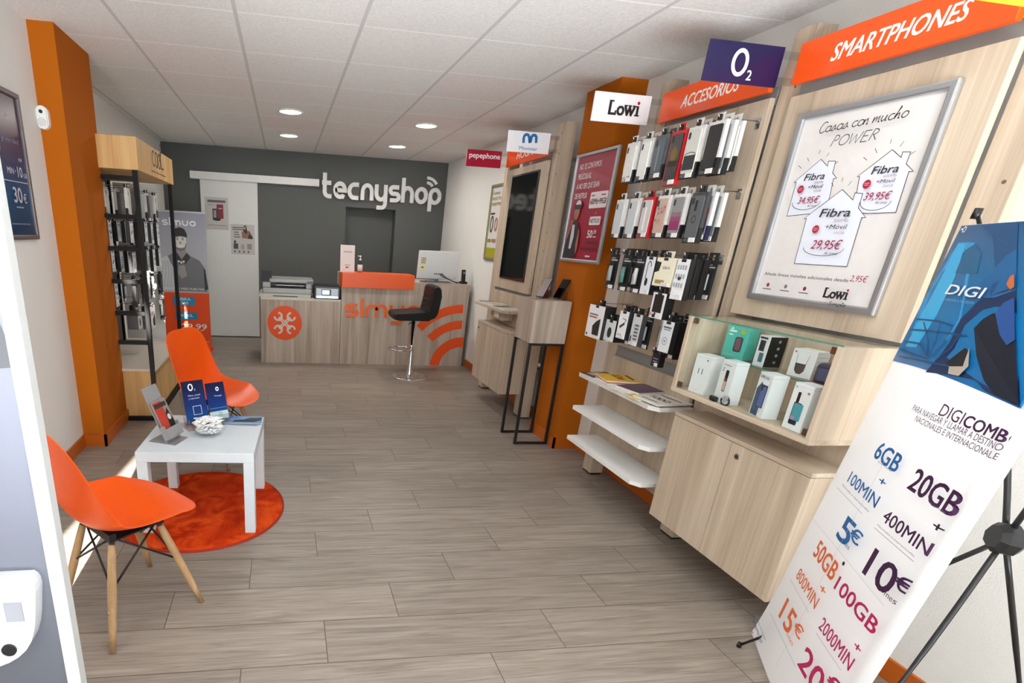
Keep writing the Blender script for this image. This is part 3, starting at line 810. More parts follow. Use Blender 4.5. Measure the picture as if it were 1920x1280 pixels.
t, a = frame('framed_poster', 'crimson poster in a silver frame on the orange pillar', 2.04, 3.405, 3.92, 1.352, 2.053, .022, M('#9c1734', .35), .02)
Wt = '#eadfe1'
for k, (s, wd) in enumerate((('NO TE CONTAMOS', .27), ('PELÍCULAS,', .17), ('A NO SER QUE SEAN', .29), ('DE NETFLIX', .16))): a.text(s, -3.865, 1.955 - .062 * k, .036, Wt, wd, .02)
a.rrect(-3.655, 1.70, -3.445, 1.80, .012, Wt); a.text('600Mb+99GB', -3.645, 1.725, .036, '#3b1a24', .19, .03); a.rect(-3.64, 1.775, -3.60, 1.782, '#9c1734'); a.rect(-3.52, 1.775, -3.47, 1.782, '#9c1734')
a.text('+', -3.555, 1.66, .02, Wt); a.rrect(-3.61, 1.595, -3.475, 1.648, .01, Wt); a.text('NETFLIX', -3.60, 1.608, .028, '#3b1a24', .115, .02)
a.text('50', -3.605, 1.515, .05, Wt, None, .03); a.text('59', -3.53, 1.54, .025, Wt, None, .02); a.rect(-3.53, 1.518, -3.49, 1.524, Wt)
a.rect(-3.60, 1.478, -3.455, 1.493, '#5f1024'); a.rect(-3.66, 1.438, -3.455, 1.453, '#5f1024'); a.rect(-3.58, 1.393, -3.52, 1.402, Wt)
SK, DK = '#9a6a52', '#221d24'
a.poly([(-3.885, 1.38), (-3.87, 1.53), (-3.85, 1.60), (-3.80, 1.63), (-3.75, 1.61), (-3.72, 1.56), (-3.715, 1.50), (-3.73, 1.38)], DK)
a.ell(-3.79, 1.68, .036, .05, SK); a.poly(arc(-3.785, 1.70, .044, .045, 0, 180, 10) + [(-3.85, 1.70)], '#2a2026'); a.poly(arc(-3.782, 1.715, .04, .045, 0, 180, 10), '#d8ccd0')
a.poly([(-3.725, 1.58), (-3.71, 1.55), (-3.70, 1.45), (-3.715, 1.40), (-3.735, 1.46)], SK); a.rect(-3.835, 1.715, -3.735, 1.73, '#2a2026'); a.poly([(-3.82, 1.60), (-3.785, 1.60), (-3.775, 1.52), (-3.79, 1.44), (-3.82, 1.44)], '#c9c4c8'); a.poly([(-3.885, 1.50), (-3.865, 1.50), (-3.815, 1.62), (-3.83, 1.635)], SK)
a.build('print', t)

t, a = frame('framed_poster', 'yellow and white tariff poster behind the screen panel, near the counter', XR, 5.50, 6.03, 1.272, 2.03, .03, M('#b9bab4', .45), .022, m=M('#8f8c66', .4, .4))
a.rect(-6.0, 1.30, -5.53, 2.0, '#dcd8d6'); a.rect(-6.0, 1.30, -5.53, 1.40, '#a6a013'); 
for k, (s, wd) in enumerate((('Contrata', .2), ('NUESTRA', .28), ('SMARTPHONE', .35))): a.text(s, -5.985, 1.93 - .055 * k, .035, '#5f5f3f' if k == 0 else '#8c8a16', wd, .02)
a.rect(-5.985, 1.735, -5.86, 1.752, '#37383a'); a.line(arc(-5.92, 1.64, .035, .075, 0, 360, 24), .022, '#37383a'); a.text('0', -5.84, 1.57, .14, '#b07f6d', None, .02); a.rect(-5.985, 1.455, -5.885, 1.49, '#8c8a16'); a.rect(-5.86, 1.455, -5.75, 1.49, '#9d7d6d')
a.build('print', t)

OB = gradient('dark_blue_to_purple_print', [(0, '#12304f'), (.35, '#1a4a74'), (.6, '#2a2050'), (.8, '#471a3c'), (1, '#2d1a35')], 2, -.02, .7, .25)
t, a = frame('framed_poster', 'dark blue and purple price poster on the white wall by the pillar', XL, 2.84, 3.368, 1.342, 2.036, .024, OB, .02, 1, m=M('#6d6668', .4, .5))
PW = '#bcc0cf'
a.text('2', 3.20, 1.90, .03, PW); a.text('x y verdad', 3.08, 1.80, .022, '#8c8aa8', .22); a.rect(3.27, 1.72, 3.31, 1.735, '#8c8aa8')
a.text('MIN', 3.13, 1.655, .03, PW, None, .02); a.text('10', 3.238, 1.645, .05, PW, None, .03); a.text('GB', 3.30, 1.645, .022, PW, None, .02); a.text('+', 3.205, 1.66, .02, PW); a.rect(2.9, 1.618, 3.335, 1.622, PW)
a.text('30', 3.15, 1.522, .075, PW, None, .03); a.text('€', 3.255, 1.522, .045, PW, None, .02); a.rect(3.16, 1.496, 3.24, 1.502, '#8fa0bd'); a.rect(3.08, 1.416, 3.29, 1.422, '#5f80a4')
a.line(arc(3.02, 1.80, .06, .085, 0, 360, 24), .02, PW)
a.build('print', t)

# screen in the far panel
t = thing('wall_screen', 'black portrait screen set in the far oak panel', 'screen', (2.034, 4.78, 1.15))
box1('bezel', (2.026, 4.505, 1.145), (2.0345, 5.055, 2.022), M('#101011', .35), t, .002)
box1('glass_face', (2.0235, 4.52, 1.16), (2.026, 5.04, 2.007), M('#030304', .06, spec=.6, noise=0), t)

# cabinets ----------------------------------------------------------
def cabinet(lab, X, y0, y1, z0, z1, seam, doors=2):
    t = thing('wall_cabinet', lab, 'cabinet', (2.05, (y0 + y1) / 2, z0))
    box1('body', (X + .02, y0 + .002, z0 + .002), (2.0585, y1 - .002, z1 - .02), WOOD, t, .001)
    box1('worktop', (X - .001, y0, z1 - .018), (2.0585, y1, z1), WOOD_Y, t, .002)
    ed = [y0, seam, y1] if doors == 2 else [y0, y1]
    for k, (p, q) in enumerate(zip(ed, ed[1:])):
        dr = box1('door', (X, p + .0015, z0), (X + .0185, q - .0015, z1 - .0205), WOOD, t, .001)
        if k == 0:
            ly = q - .045
            MB().cyl((X, ly, z1 - .068), (X - .004, ly, z1 - .068), .0125, CHROME).cyl((X - .004, ly, z1 - .068), (X - .0055, ly, z1 - .068), .007, M('#4d4a46', .4, .6)).build('lock', dr)
    return t
cabinet('oak two-door cabinet under the glass phone case', 1.862, 1.49, 2.208, .183, .737, 1.852)
cabinet('oak cabinet under the magazine tray, below the black screen', 1.862, 4.313, 5.03, .200, .747, 4.9, 1)

# white shelves
def shelf(z, lab, X=1.815, m=WHITE, th=.022):
    t = thing('wall_shelf', lab, 'shelf', (2.03, 2.66, z))
    c = .045
    MB().prism([(2.033, 2.30), (2.033, 3.03), (X + .01, 3.03), (X, 3.02), (X, 2.30 + c), (X + c * .8, 2.30)], (0, 0, z - th), (1, 0, 0), (0, 1, 0), th, m).build('board', t)
    for yy in (2.42, 2.88): box1('bracket', (2.0, yy, z - th - .035), (2.034, yy + .025, z - th), ALU, t)
    return t
shelf(.305, 'lowest white shelf below the accessory hooks')
shelf(.508, 'middle white shelf below the accessory hooks')
shelf(.722, 'top shelf below the accessory hooks, covered with magazines', m=M('#d9d6d1', .3))
t = thing('magazine_tray', 'narrow shelf tray under the black screen', 'shelf', (2.03, 4.75, .89))
MB().prism([(2.034, 4.42), (2.034, 5.17), (1.855, 5.17), (1.855, 4.47), (1.895, 4.42)], (0, 0, .885), (1, 0, 0), (0, 1, 0), .02, WOOD_Y).build('board', t)
box1('support_block', (1.93, 4.62, .80), (2.034, 4.90, .885), WOOD, t, .002)
box1('price_holder', (1.925, 4.70, .815), (1.93, 4.80, .875), WHITE, t)

# magazines
def magazine(x, y, z, a, w, h, th, col, lab, grp, deco=(), name='magazine'):
    t = thing(name, lab, 'magazine', (x, y, z), a, grp)
    r0 = t.rotation_euler.copy()
    off = Vector((x, y, z))
    MB().box(off + Vector((-h / 2, -w / 2, 0)), off + Vector((h / 2, w / 2, th)), M('#d9d5cc', .7), .0005).build('pages', t)
    MB().box(off + Vector((-h / 2, -w / 2, th)), off + Vector((h / 2, w / 2, th + .0009)), M(col, .3)).build('cover', t)
    if deco:
        pl = Plane(off + Vector((0, 0, th + .0009)), (0, -1, 0), (1, 0, 0)); b = Art(pl)
        for d_ in deco:
            if d_[0] == 'r': b.rect(*d_[1:5], d_[5])
            elif d_[0] == 'e': b.ell(*d_[1:5], d_[5])
            else: b.text(d_[1], d_[2], d_[3], d_[4], d_[5], d_[6], .03)
        b.build('print', t)
    return t
zt = .7225
MG = 'magazines on the shelf under the accessory hooks'
magazine(1.905, 2.945, zt, .1, .14, .19, .006, '#3c2f2c', 'dark magazine at the pillar end of the magazine shelf', MG, [('r', -.05, -.06, .02, .03, '#b9b4ad')])
magazine(1.93, 2.79, zt, -.15, .17, .2, .012, '#b9131c', 'red booklet under the yellow magazine', MG)
magazine(1.945, 2.815, zt + .0132, -.2, .19, .21, .008, '#e3b505', 'yellow magazine with a red emblem', MG, [('t', 'LO', -.06, -.02, .05, '#2c2410', .06), ('e', .03, .0, .022, .022, '#c22a1a'), ('r', -.07, .06, .05, .075, '#2c2410')])
magazine(1.90, 2.625, zt, .25, .15, .19, .006, '#e8e6e6', 'white leaflet with blue print beneath the purple magazine', MG, [('r', -.06, -.06, .02, -.03, '#3b4a8c'), ('e', .0, .03, .03, .02, '#8c93b8')])
magazine(1.945, 2.60, zt + .0072, .2, .17, .2, .011, '#3d1c4a', 'dark purple magazine in the middle of the shelf', MG, [('r', -.06, .03, .06, .04, '#8a6a96'), ('r', -.05, -.04, .03, -.034, '#8a6a96')])
magazine(1.88, 2.475, zt, -.05, .12, .15, .005, '#d9bd2a', 'small yellow leaflet at the shelf edge', MG)
magazine(1.93, 2.40, zt + .0062, .1, .18, .21, .008, '#e6e3da', 'white magazine with black lettering nearest the glass case', MG, [('t', 'TODO', -.07, -.03, .04, '#26241f', .13), ('r', -.07, .05, .07, .06, '#4a473f'), ('r', -.06, -.08, .05, -.07, '#8b877c')])
TG = 'leaflets on the tray under the screen'
for k, (y, c, lab) in enumerate(((5.08, '#4a4a48', 'dark leaflet at the far end of the tray under the screen'), (4.95, '#b8b79a', 'pale olive leaflet on the tray under the screen'), (4.80, '#c9c2b5', 'cream leaflet in the middle of the tray under the screen'), (4.66, '#24332f', 'dark green leaflet on the tray under the screen'), (4.53, '#c6cdc6', 'pale green leaflet at the near end of the tray'))):
    magazine(1.945, y, .9052, (-.1, .15, -.05, .2, .05)[k], .115, .15, .012 + .004 * (k % 3), c, lab, TG)

# glass display case ---------------------------------------------------
t = thing('display_case', 'oak and glass display case full of phone boxes', 'display case', (2.03, 1.85, .842))
cx0, cy0, cy1, cz0, cz1 = 1.805, 1.495, 2.208, .842, 1.188
box1('bottom_board', (cx0, cy0, cz0), (2.0335, cy1, cz0 + .019), WOOD_Y, t, .001)
for y in (cy0, cy1 - .019): box1('side_panel', (cx0, y, cz0 + .019), (2.0335, y + .019, cz1), WOOD, t, .001)
box1('back_panel', (2.0275, cy0 + .019, cz0 + .019), (2.0335, cy1 - .019, cz1), WOOD, t)
GT = M('#4f8472', .1, spec=.6)
gl = MB().box((cx0 + .002, cy0, cz1), (2.0335, cy1, cz1 + .006), GLASS).build('glass_top', t)
box1('edge', (cx0 + .0005, cy0, cz1), (cx0 + .002, cy1, cz1 + .006), GT, gl)
gm = MB().box((1.925, cy0 + .0195, cz0 + .178), (2.027, cy1 - .0195, cz0 + .184), GLASS).build('glass_shelf', t)
box1('edge', (1.9235, cy0 + .0195, cz0 + .178), (1.925, cy1 - .0195, cz0 + .184), GT, gm)
gd = MB().box((cx0 + .004, cy0 + .021, cz0 + .021), (cx0 + .009, cy1 - .021, cz1 - .002), GLASS).build('glass_door', t)
for y, z in ((cy1 - .045, cz1 - .03), (cy1 - .045, cz0 + .025), (cy0 + .022, cz1 - .03), (cy0 + .022, cz0 + .025)):
    box1('hinge', (cx0 + .0095, y, z), (cx0 + .018, y + .024, z + .024), M('#7d5f52', .3, .7), t, .002)

def phone_box(y, x, z, w, h, d, lab, front, body='#e9ebee', yaw=0.0, art=None, name='phone_box'):
    """upright box facing the room; local frame: +x into the case"""
    t = thing(name, lab, 'phone box', (0, 0, 0), 0, 'boxes in the glass display case')
    box1('carton', (0, -w / 2, 0), (d, w / 2, h), M(body, .35), t, .0012)
    box1('lid_seam', (-.0002, -w / 2 - .0002, h * .93), (d + .0002, w / 2 + .0002, h * .93 + .0008), M('#b9bcc0', .5), t)
    b = Art(Plane((0, 0, 0), (0, -1, 0), (0, 0, 1)), .0004)
    if art: art(b, w, h)
    b.build('print', t)
    t.location = (x, y, z); t.rotation_euler = (0, 0, yaw)
    return t
zb = cz0 + .0193
def art11(b, w, h):
    b.text('11', -.014, h * .50, .028, '#3a3d42', .024); b.rect(w * .22, h * .86, w * .32, h * .9, '#6f7378'); b.rect(-w * .35, h * .08, w * .1, h * .085, '#b3b6ba')
def artz(b, w, h):
    b.text('Z', -w * .38, h * .74, .014, '#33353a', None, .02); b.rect(-w * .38, h * .88, w * .2, h * .895, '#7b7e84'); b.rrect(-.006, h * .28, .012, h * .78, .003, '#1a1a1d'); b.rrect(-.0045, h * .30, .0105, h * .52, .002, '#d6a99a'); b.rect(-.0045, h * .52, .0105, h * .60, '#7a3b46')
def arto(b, w, h):
    b.text('OPPO A16', -w * .40, h * .87, .011, '#54565b', .05, .01); b.poly([(-w * .42, h * .02), (-w * .42, h * .62), (-w * .15, h * .80), (w * .0, h * .55), (w * .1, h * .2), (w * .1, h * .02)], '#3f5874'); b.rrect(-.012, h * .22, .026, h * .74, .004, '#27324e'); b.rrect(-.009, h * .24, .023, h * .70, .003, '#5c6aa0'); b.ell(-.002, h * .66, .005, .012, '#15161c', 12)
def artr(b, w, h):
    b.rrect(-.016, h * .60, -.003, h * .82, .002, '#16181b'); b.rrect(-.020, h * .12, .014, h * .60, .004, '#1d2a33'); b.rrect(-.017, h * .22, .022, h * .58, .003, '#4a9aa8'); b.rect(-.017, h * .22, .0, h * .3, '#a98fb8'); b.rect(w * .28, h * .82, w * .38, h * .86, '#b6651d'); b.rect(-w * .4, h * .9, -w * .3, h * .92, '#9a9ca0')
phone_box(2.095, 1.838, zb, .088, .172, .062, 'white phone box marked 11 at the hook end of the glass case', None, art=art11, yaw=.06)
phone_box(1.945, 1.832, zb, .082, .180, .055, 'white phone box with a slim dark phone picture, second in the case', None, art=artz, yaw=-.10)
phone_box(1.765, 1.838, zb, .080, .172, .058, 'white phone box with a blue phone picture, third along the case floor', None, art=arto, yaw=-.22)
phone_box(1.605, 1.838, zb, .082, .172, .060, 'white phone box with a teal phone picture at the banner end', None, art=artr, yaw=-.08)
zs = cz0 + .1845
def artt(b, w, h):
    b.rrect(-.004, h * .22, .034, h * .68, .010, '#3b3f4a'); b.rrect(.0, h * .26, .030, h * .64, .008, '#6a4c58'); b.ell(w * .26, h * .84, .012, .010, '#a9b52c', 14); b.rect(-w * .38, h * .80, -w * .05, h * .86, '#c9efe6'); b.rect(-w * .38, h * .70, -w * .18, h * .74, '#c9efe6'); b.rect(-w * .38, h * .1, w * .1, h * .115, '#a7ddd2'); b.poly([(-w * .36, h * .88), (-w * .26, h * .95), (-w * .2, h * .88)], '#d9f5ee')
phone_box(2.075, 1.95, zs, .105, .140, .06, 'turquoise box with a dark oval speaker picture on the glass shelf', None, '#4fb3a6', .12, artt, 'speaker_box')
def artw(b, w, h):
    b.rect(-w * .3, h * .5, w * .2, h * .85, '#2a2d30'); b.rect(-w * .1, h * .15, w * .3, h * .45, '#3f6577'); b.rect(-w * .4, h * .9, w * .3, h * .96, '#1a1b1d')
t2 = phone_box(1.925, 1.94, zs, .055, .125, .075, 'narrow black and white gadget box on the glass shelf', None, '#d9dcdd', -.05, artw, 'gadget_box')
off = Vector(t2.location)
box1('black_side', off + Vector((.002, -.0283, .001)), off + Vector((.075, -.0276, .1245)), BLACK, t2)
for k in range(4): MB().cyl(off + Vector((.045, -.0283, .022 + .028 * k)), off + Vector((.045, -.0288, .022 + .028 * k)), .006, M('#8b8d90', .4)).build('icon_dot', t2)
def artrt(b, w, h):
    b.poly([(-.024, h * .50), (.016, h * .50), (.014, h * .24), (.004, h * .12), (-.012, h * .12), (-.022, h * .24)], '#33363a'); b.line([(-.022, h * .5), (-.024, h * .84)], .002, '#8d9095'); b.line([(.015, h * .5), (.02, h * .84)], .002, '#8d9095'); b.rect(-w * .42, h * .86, -w * .34, h * .92, '#b04a3a')
t2 = phone_box(1.74, 1.945, zs, .090, .105, .065, 'white router box with a dark antenna picture on the glass shelf', None, '#dcdedd', .12, artrt, 'router_box')
off = Vector(t2.location)
for k in range(5): box1('side_text_line', off + Vector((.008, -.0454, .018 + .016 * k)), off + Vector((.058, -.0449, .021 + .016 * k)), M('#b7b9bb', .5), t2)
t2 = thing('portable_router', 'small dark blue rounded device at the end of the glass shelf', 'router', (1.965, 1.62, zs), .2, 'boxes in the glass display case')
off = Vector(t2.location)
MB().box(off + Vector((-.03, -.055, 0)), off + Vector((.03, .055, .075)), M('#1d2c46', .3), .018, seg=4).build('shell', t2)
MB().box(off + Vector((-.032, -.04, .012)), off + Vector((-.0295, .04, .058)), M('#3b4a6b', .2), .001).build('front_plate', t2)
# two small gadgets in front of the second box
t2 = thing('smart_watch', 'small black smart watch lying at the front of the case', 'watch', (1.822, 1.905, zb), .3, 'small gadgets at the front of the glass case')
off = Vector(t2.location); MB().tube([off + Vector((.0, .017 * math.cos(q), .017 + .017 * math.sin(q))) for q in (i * PI / 8 for i in range(16))], .004, M('#2a2a2c', .4), 8, True).build('strap', t2)
MB().cyl(off + Vector((-.006, -.0, .03)), off + Vector((.006, -.0, .03)), .012, CHROME).build('dial', t2)
t2 = thing('earbud_case', 'small black earbud case at the front of the case', 'earbuds', (1.824, 1.968, zb), -.2, 'small gadgets at the front of the glass case')
off = Vector(t2.location); MB().box(off + Vector((-.01, -.02, 0)), off + Vector((.008, .02, .022)), BLACK, .007, seg=3).build('shell', t2)
MB().box(off + Vector((-.0106, -.0205, .0125)), off + Vector((.0086, .0205, .0135)), M('#55565a', .4)).build('lid_seam', t2)
# ================================================================ hanging accessory packs
def hook_mesh(L=.20):
    """prong sticking out along -x from the panel at x=0"""
    mb = MB(); mb.tube([(0, 0, 0), (-L + .012, 0, 0), (-L + .004, 0, .003), (-L, 0, .016)], .0026, CHROME, 6)
    return mb
def make_hook():
    t = thing('peg_hook', 'x', 'hook', (0, 0, 0), 0, 'chrome peg hooks')
    hook_mesh().build('prong', t)
    box1('back_plate', (-.004, -.012, -.03), (0, .012, .012), CHROME, t, .001)
    box1('label_clip', (-.196, -.009, -.010), (-.181, .009, .013), BLACK, t, .003)
    return t
HOOK0 = None
def hook(x, y, z, rot, lab, grp='chrome peg hooks of the accessory wall', sx=1.0):
    global HOOK0
    if HOOK0 is None:
        HOOK0 = make_hook(); HOOK0.location = (x, y, z); HOOK0.rotation_euler = (0, 0, rot); HOOK0['label'] = lab; HOOK0['group'] = grp
        return HOOK0
    r = dup(HOOK0, (x, y, z), rot, lab, grp); r.scale = (sx, 1, 1); return r

def soft(h): return M(h, .3)
def pack_case(body, win, base, w=.098, h=.195, d=.017, deco=None):
    """hang-tab carton with a window showing a phone case; front faces -x, hangs below z=0"""
    t = thing('phone_case_pack', 'x', 'phone case pack')
    z0 = -.012 - h
    mb = MB(); mb.box((0, -w / 2, z0 + h * .31), (d, w / 2, -.012), M(body, .4), .001)
    mb.box((d * .45, -.024, -.012), (d * .5, -.006, .010), M(body, .4)).box((d * .45, .006, -.012), (d * .5, .024, .010), M(body, .4)); mb.box((d * .45, -.024, .010), (d * .5, .024, .020), M(body, .4))
    mb.build('carton', t)
    box1('base_band', (0, -w / 2, z0), (d, w / 2, z0 + h * .31), M(base, .35), t, .001)
    ww = w * .38
    MB().prism(arc(ww - .008, -.034, .008, .008, 0, 90, 4) + arc(-ww + .008, -.034, .008, .008, 90, 180, 4) + arc(-ww + .008, z0 + .03, .008, .008, 180, 270, 4) + arc(ww - .008, z0 + .03, .008, .008, 270, 360, 4), (0, 0, 0), (0, -1, 0), (0, 0, 1), .005, soft(win)).build('phone_case', t)
    b = Art(Plane((-.005, 0, 0), (0, -1, 0), (0, 0, 1)), .0004)
    if deco: deco(b, ww, z0)
    b.rrect(-ww + .004, -.062, -ww + .018, -.034, .004, '#2b2c2e')
    b.build('print', t)
    c = Art(Plane((0, 0, 0), (0, -1, 0), (0, 0, 1)), .0004); c.rect(-w * .42, z0 + .006, -w * .1, z0 + .02, '#55575a'); c.build('base_print', t)
    box1('price_tag', (-.006, -w * .36, z0 + .004), (-.0015, w * .02, z0 + .024), M('#e4e2de', .5), t)
    return t
def pack_blister(card, item, w=.085, h=.19, d=.03, white=False):
    t = thing('blister_pack', 'x', 'blister pack')
    z0 = -.012 - h
    MB().box((d - .002, -w / 2, z0), (d, w / 2, -.012), M(card, .35)).box((d - .002, -.03, -.012), (d, -.007, .012), M(card, .35)).box((d - .002, .007, -.012), (d, .03, .012), M(card, .35)).box((d - .002, -.03, .012), (d, .03, .022), M(card, .35)).build('card', t)
    MB().box((.004, -w * .34, z0 + .03), (d - .0025, w * .34, -.055), ACRYL, .008, seg=3).build('bubble', t)
    MB().cyl((.014, 0, z0 + .045), (.014, 0, -.075), .010, soft(item), seg=14).tube([(.014, .0, -.075), (.013, .012, -.085), (.013, .02, -.11), (.013, .018, -.16)], .003, soft(item), 6).build('adapter', t)
    b = Art(Plane((d - .002, 0, 0), (0, -1, 0), (0, 0, 1)), .0004)
    b.rect(-w * .48, z0 + .003, w * .48, -.014, card); b.rect(-w * .36, -.047, w * .36, -.041, '#c9cbcd'); b.rect(-w * .36, -.036, w * .1, -.030, '#8f9295'); b.rect(-w * .38, z0 + .006, -w * .1, z0 + .02, '#6d7073')
    b.build('print', t)
    box1('price_tag', (d - .007, -w * .34, z0 + .003), (d - .0028, w * .10, z0 + .022), M('#e4e2de', .5), t)
    return t
def pack_box(face, side, w=.085, h=.17, d=.03, deco=None, tab='#161617', name='accessory_box'):
    t = thing(name, 'x', 'accessory box')
    z0 = -.012 - h
    box1('carton', (0.0006, -w / 2, z0), (d, w / 2, -.012), M(side, .35), t, .001)
    box1('front_face', (0, -w / 2 + .0005, z0 + .0005), (.0006, w / 2 - .0005, -.0125), M(face, .4), t)
    MB().box((d * .4, -.026, -.012), (d * .45, -.006, .008), M(tab, .4)).box((d * .4, .006, -.012), (d * .45, .026, .008), M(tab, .4)).box((d * .4, -.026, .008), (d * .45, .026, .018), M(tab, .4)).build('hang_tab', t)
    b = Art(Plane((0, 0, 0), (0, -1, 0), (0, 0, 1)), .0004)
    b.rect(-w * .48, z0 + .004, w * .48, -.0128, face); b.rect(-.016, -.026, .016, -.0132, '#161617')
    if deco: deco(b, w, z0)
    b.build('print', t)
    box1('price_tag', (-.0045, -w * .40, z0 + .003), (-.0015, -w * .02, z0 + .02), M('#dddbd6', .5), t)
    return t
def d_leopard(b, ww, z0):
    rnd = random.Random(3)
    for _ in range(26):
        u, v = rnd.uniform(-ww * .8, ww * .8), rnd.uniform(z0 + .04, -.05); b.ell(u, v, rnd.uniform(.002, .005), rnd.uniform(.002, .006), '#17161a', 8)
def d_butterfly(b, ww, z0):
    rnd = random.Random(5)
    for _ in range(14):
        u, v = rnd.uniform(-ww * .75, ww * .75), rnd.uniform(z0 + .045, -.05)
        b.ell(u - .003, v, .003, .0045, '#3d4044', 8); b.ell(u + .003, v, .003, .0045, '#3d4044', 8)
def d_flower(b, ww, z0):
    rnd = random.Random(9)
    for _ in range(16):
        u, v = rnd.uniform(-ww * .75, ww * .75), rnd.uniform(z0 + .045, -.06); b.ell(u, v, .005, .006, rnd.choice(['#b78578', '#8f5a55', '#cdb0a6']), 8)
def d_fade(b, ww, z0):
    for k, c in enumerate(('#8b2a5c', '#8b2f5f', '#8a4a68', '#8a6a78')): b.rect(-ww * .95, z0 + .036 + .02 * k, ww * .95, z0 + .0562 + .02 * k, c)
def d_ring(b, ww, z0): b.line(arc(0, -.125, .011, .015, 0, 360, 20), .004, '#1a1b1d'); b.rect(-ww * .3, -.09, ww * .1, -.045, '#1a1b1d')
def d_navy(b, ww, z0): b.rect(-ww * .95, z0 + .036, ww * .95, -.12, '#1f1d54'); b.rect(-ww * .95, -.12, ww * .95, -.075, '#a01d2c')
def d_shine(b, ww, z0): b.rect(-ww * .2, z0 + .036, ww * .15, -.06, '#f0efec')
def d_dark(b, ww, z0): b.ell(0, -.115, ww * .62, .035, '#6f5a2c'); b.rect(-ww * .8, -.165, ww * .8, -.14, '#2b1a1a')
def d_half(b, ww, z0): b.rect(-ww * .95, z0 + .036, ww * .95, -.13, '#2c2f33'); b.line(arc(0, -.13, ww * .9, .012, 0, 180, 8), .003, '#1a1a1c')
def d_bottle(b, w, z0): b.poly([(-w * .05, z0 + .02), (-w * .1, z0 + .07), (w * .1, z0 + .10), (w * .34, z0 + .12), (w * .36, z0 + .02)], '#1f2022'); b.rect(-w * .4, -.085, w * .1, -.078, '#a3463a'); b.rect(-w * .4, -.07, w * .15, -.062, '#6d6f73'); b.ell(-w * .38, z0 + .018, .008, .008, '#2a2c2e', 14)
def d_cable(b, w, z0): b.line(arc(0, -.06, w * .18, .025, 0, 180, 10) + [(-w * .18, -.12)], .005, '#17181a'); b.ell(-w * .02, -.135, w * .15, .02, '#17181a')
def d_tube(b, w, z0): b.line([(-w * .25, z0 + .06), (w * .2, z0 + .085)], .014, '#3a3c3f'); b.line([(w * .2, z0 + .085), (w * .3, z0 + .105), (-.005, z0 + .11)], .004, '#3a3c3f'); b.rect(-w * .35, z0 + .02, w * .1, z0 + .024, '#8c8f92')
def d_ring2(b, w, z0): b.line(arc(0, z0 + .055, w * .2, w * .22, 0, 360, 18), .003, '#6f7377'); b.ell(0, z0 + .055, w * .08, w * .08, '#8d9195', 14); b.rect(-w * .35, -.045, w * .35, -.038, '#55585b'); b.rect(-w * .3, -.055, w * .3, -.05, '#85888b')
def d_icons(b, w, z0):
    for r_ in range(3):
        for c in range(4): b.rect(-w * .36 + w * .2 * c, -.06 - .04 * r_, -w * .26 + w * .2 * c, -.04 - .04 * r_, '#9da1a6')
    b.ell(0, -.10, .012, .008, '#3c3f43', 12)
def d_cream(b, w, z0): b.text('GALA', -.012, -.065, .014, '#5b5748', .05, .01, .2); b.poly([(-w * .48, -.03), (-w * .2, -.035), (-w * .25, -.075), (-w * .48, -.085)], '#1f1d19'); b.rect(-w * .35, z0 + .012, w * .15, z0 + .03, '#a08d5a')
def d_holder(b, w, z0): b.rect(-w * .34, z0 + .03, w * .34, -.02, '#1c1718'); b.rect(-w * .3, z0 + .012, w * .2, z0 + .018, '#8d7d70'); b.ell(-w * .42, z0 + .02, .008, .01, '#d27f6c', 12)
def d_strip(b, w, z0):
    for k in range(5): b.rect(-w * .1, z0 + .03 + .018 * k, w * .35, z0 + .04 + .018 * k, '#5d6063')
    b.rect(-w * .38, z0 + .02, -w * .25, z0 + .05, '#33363a')

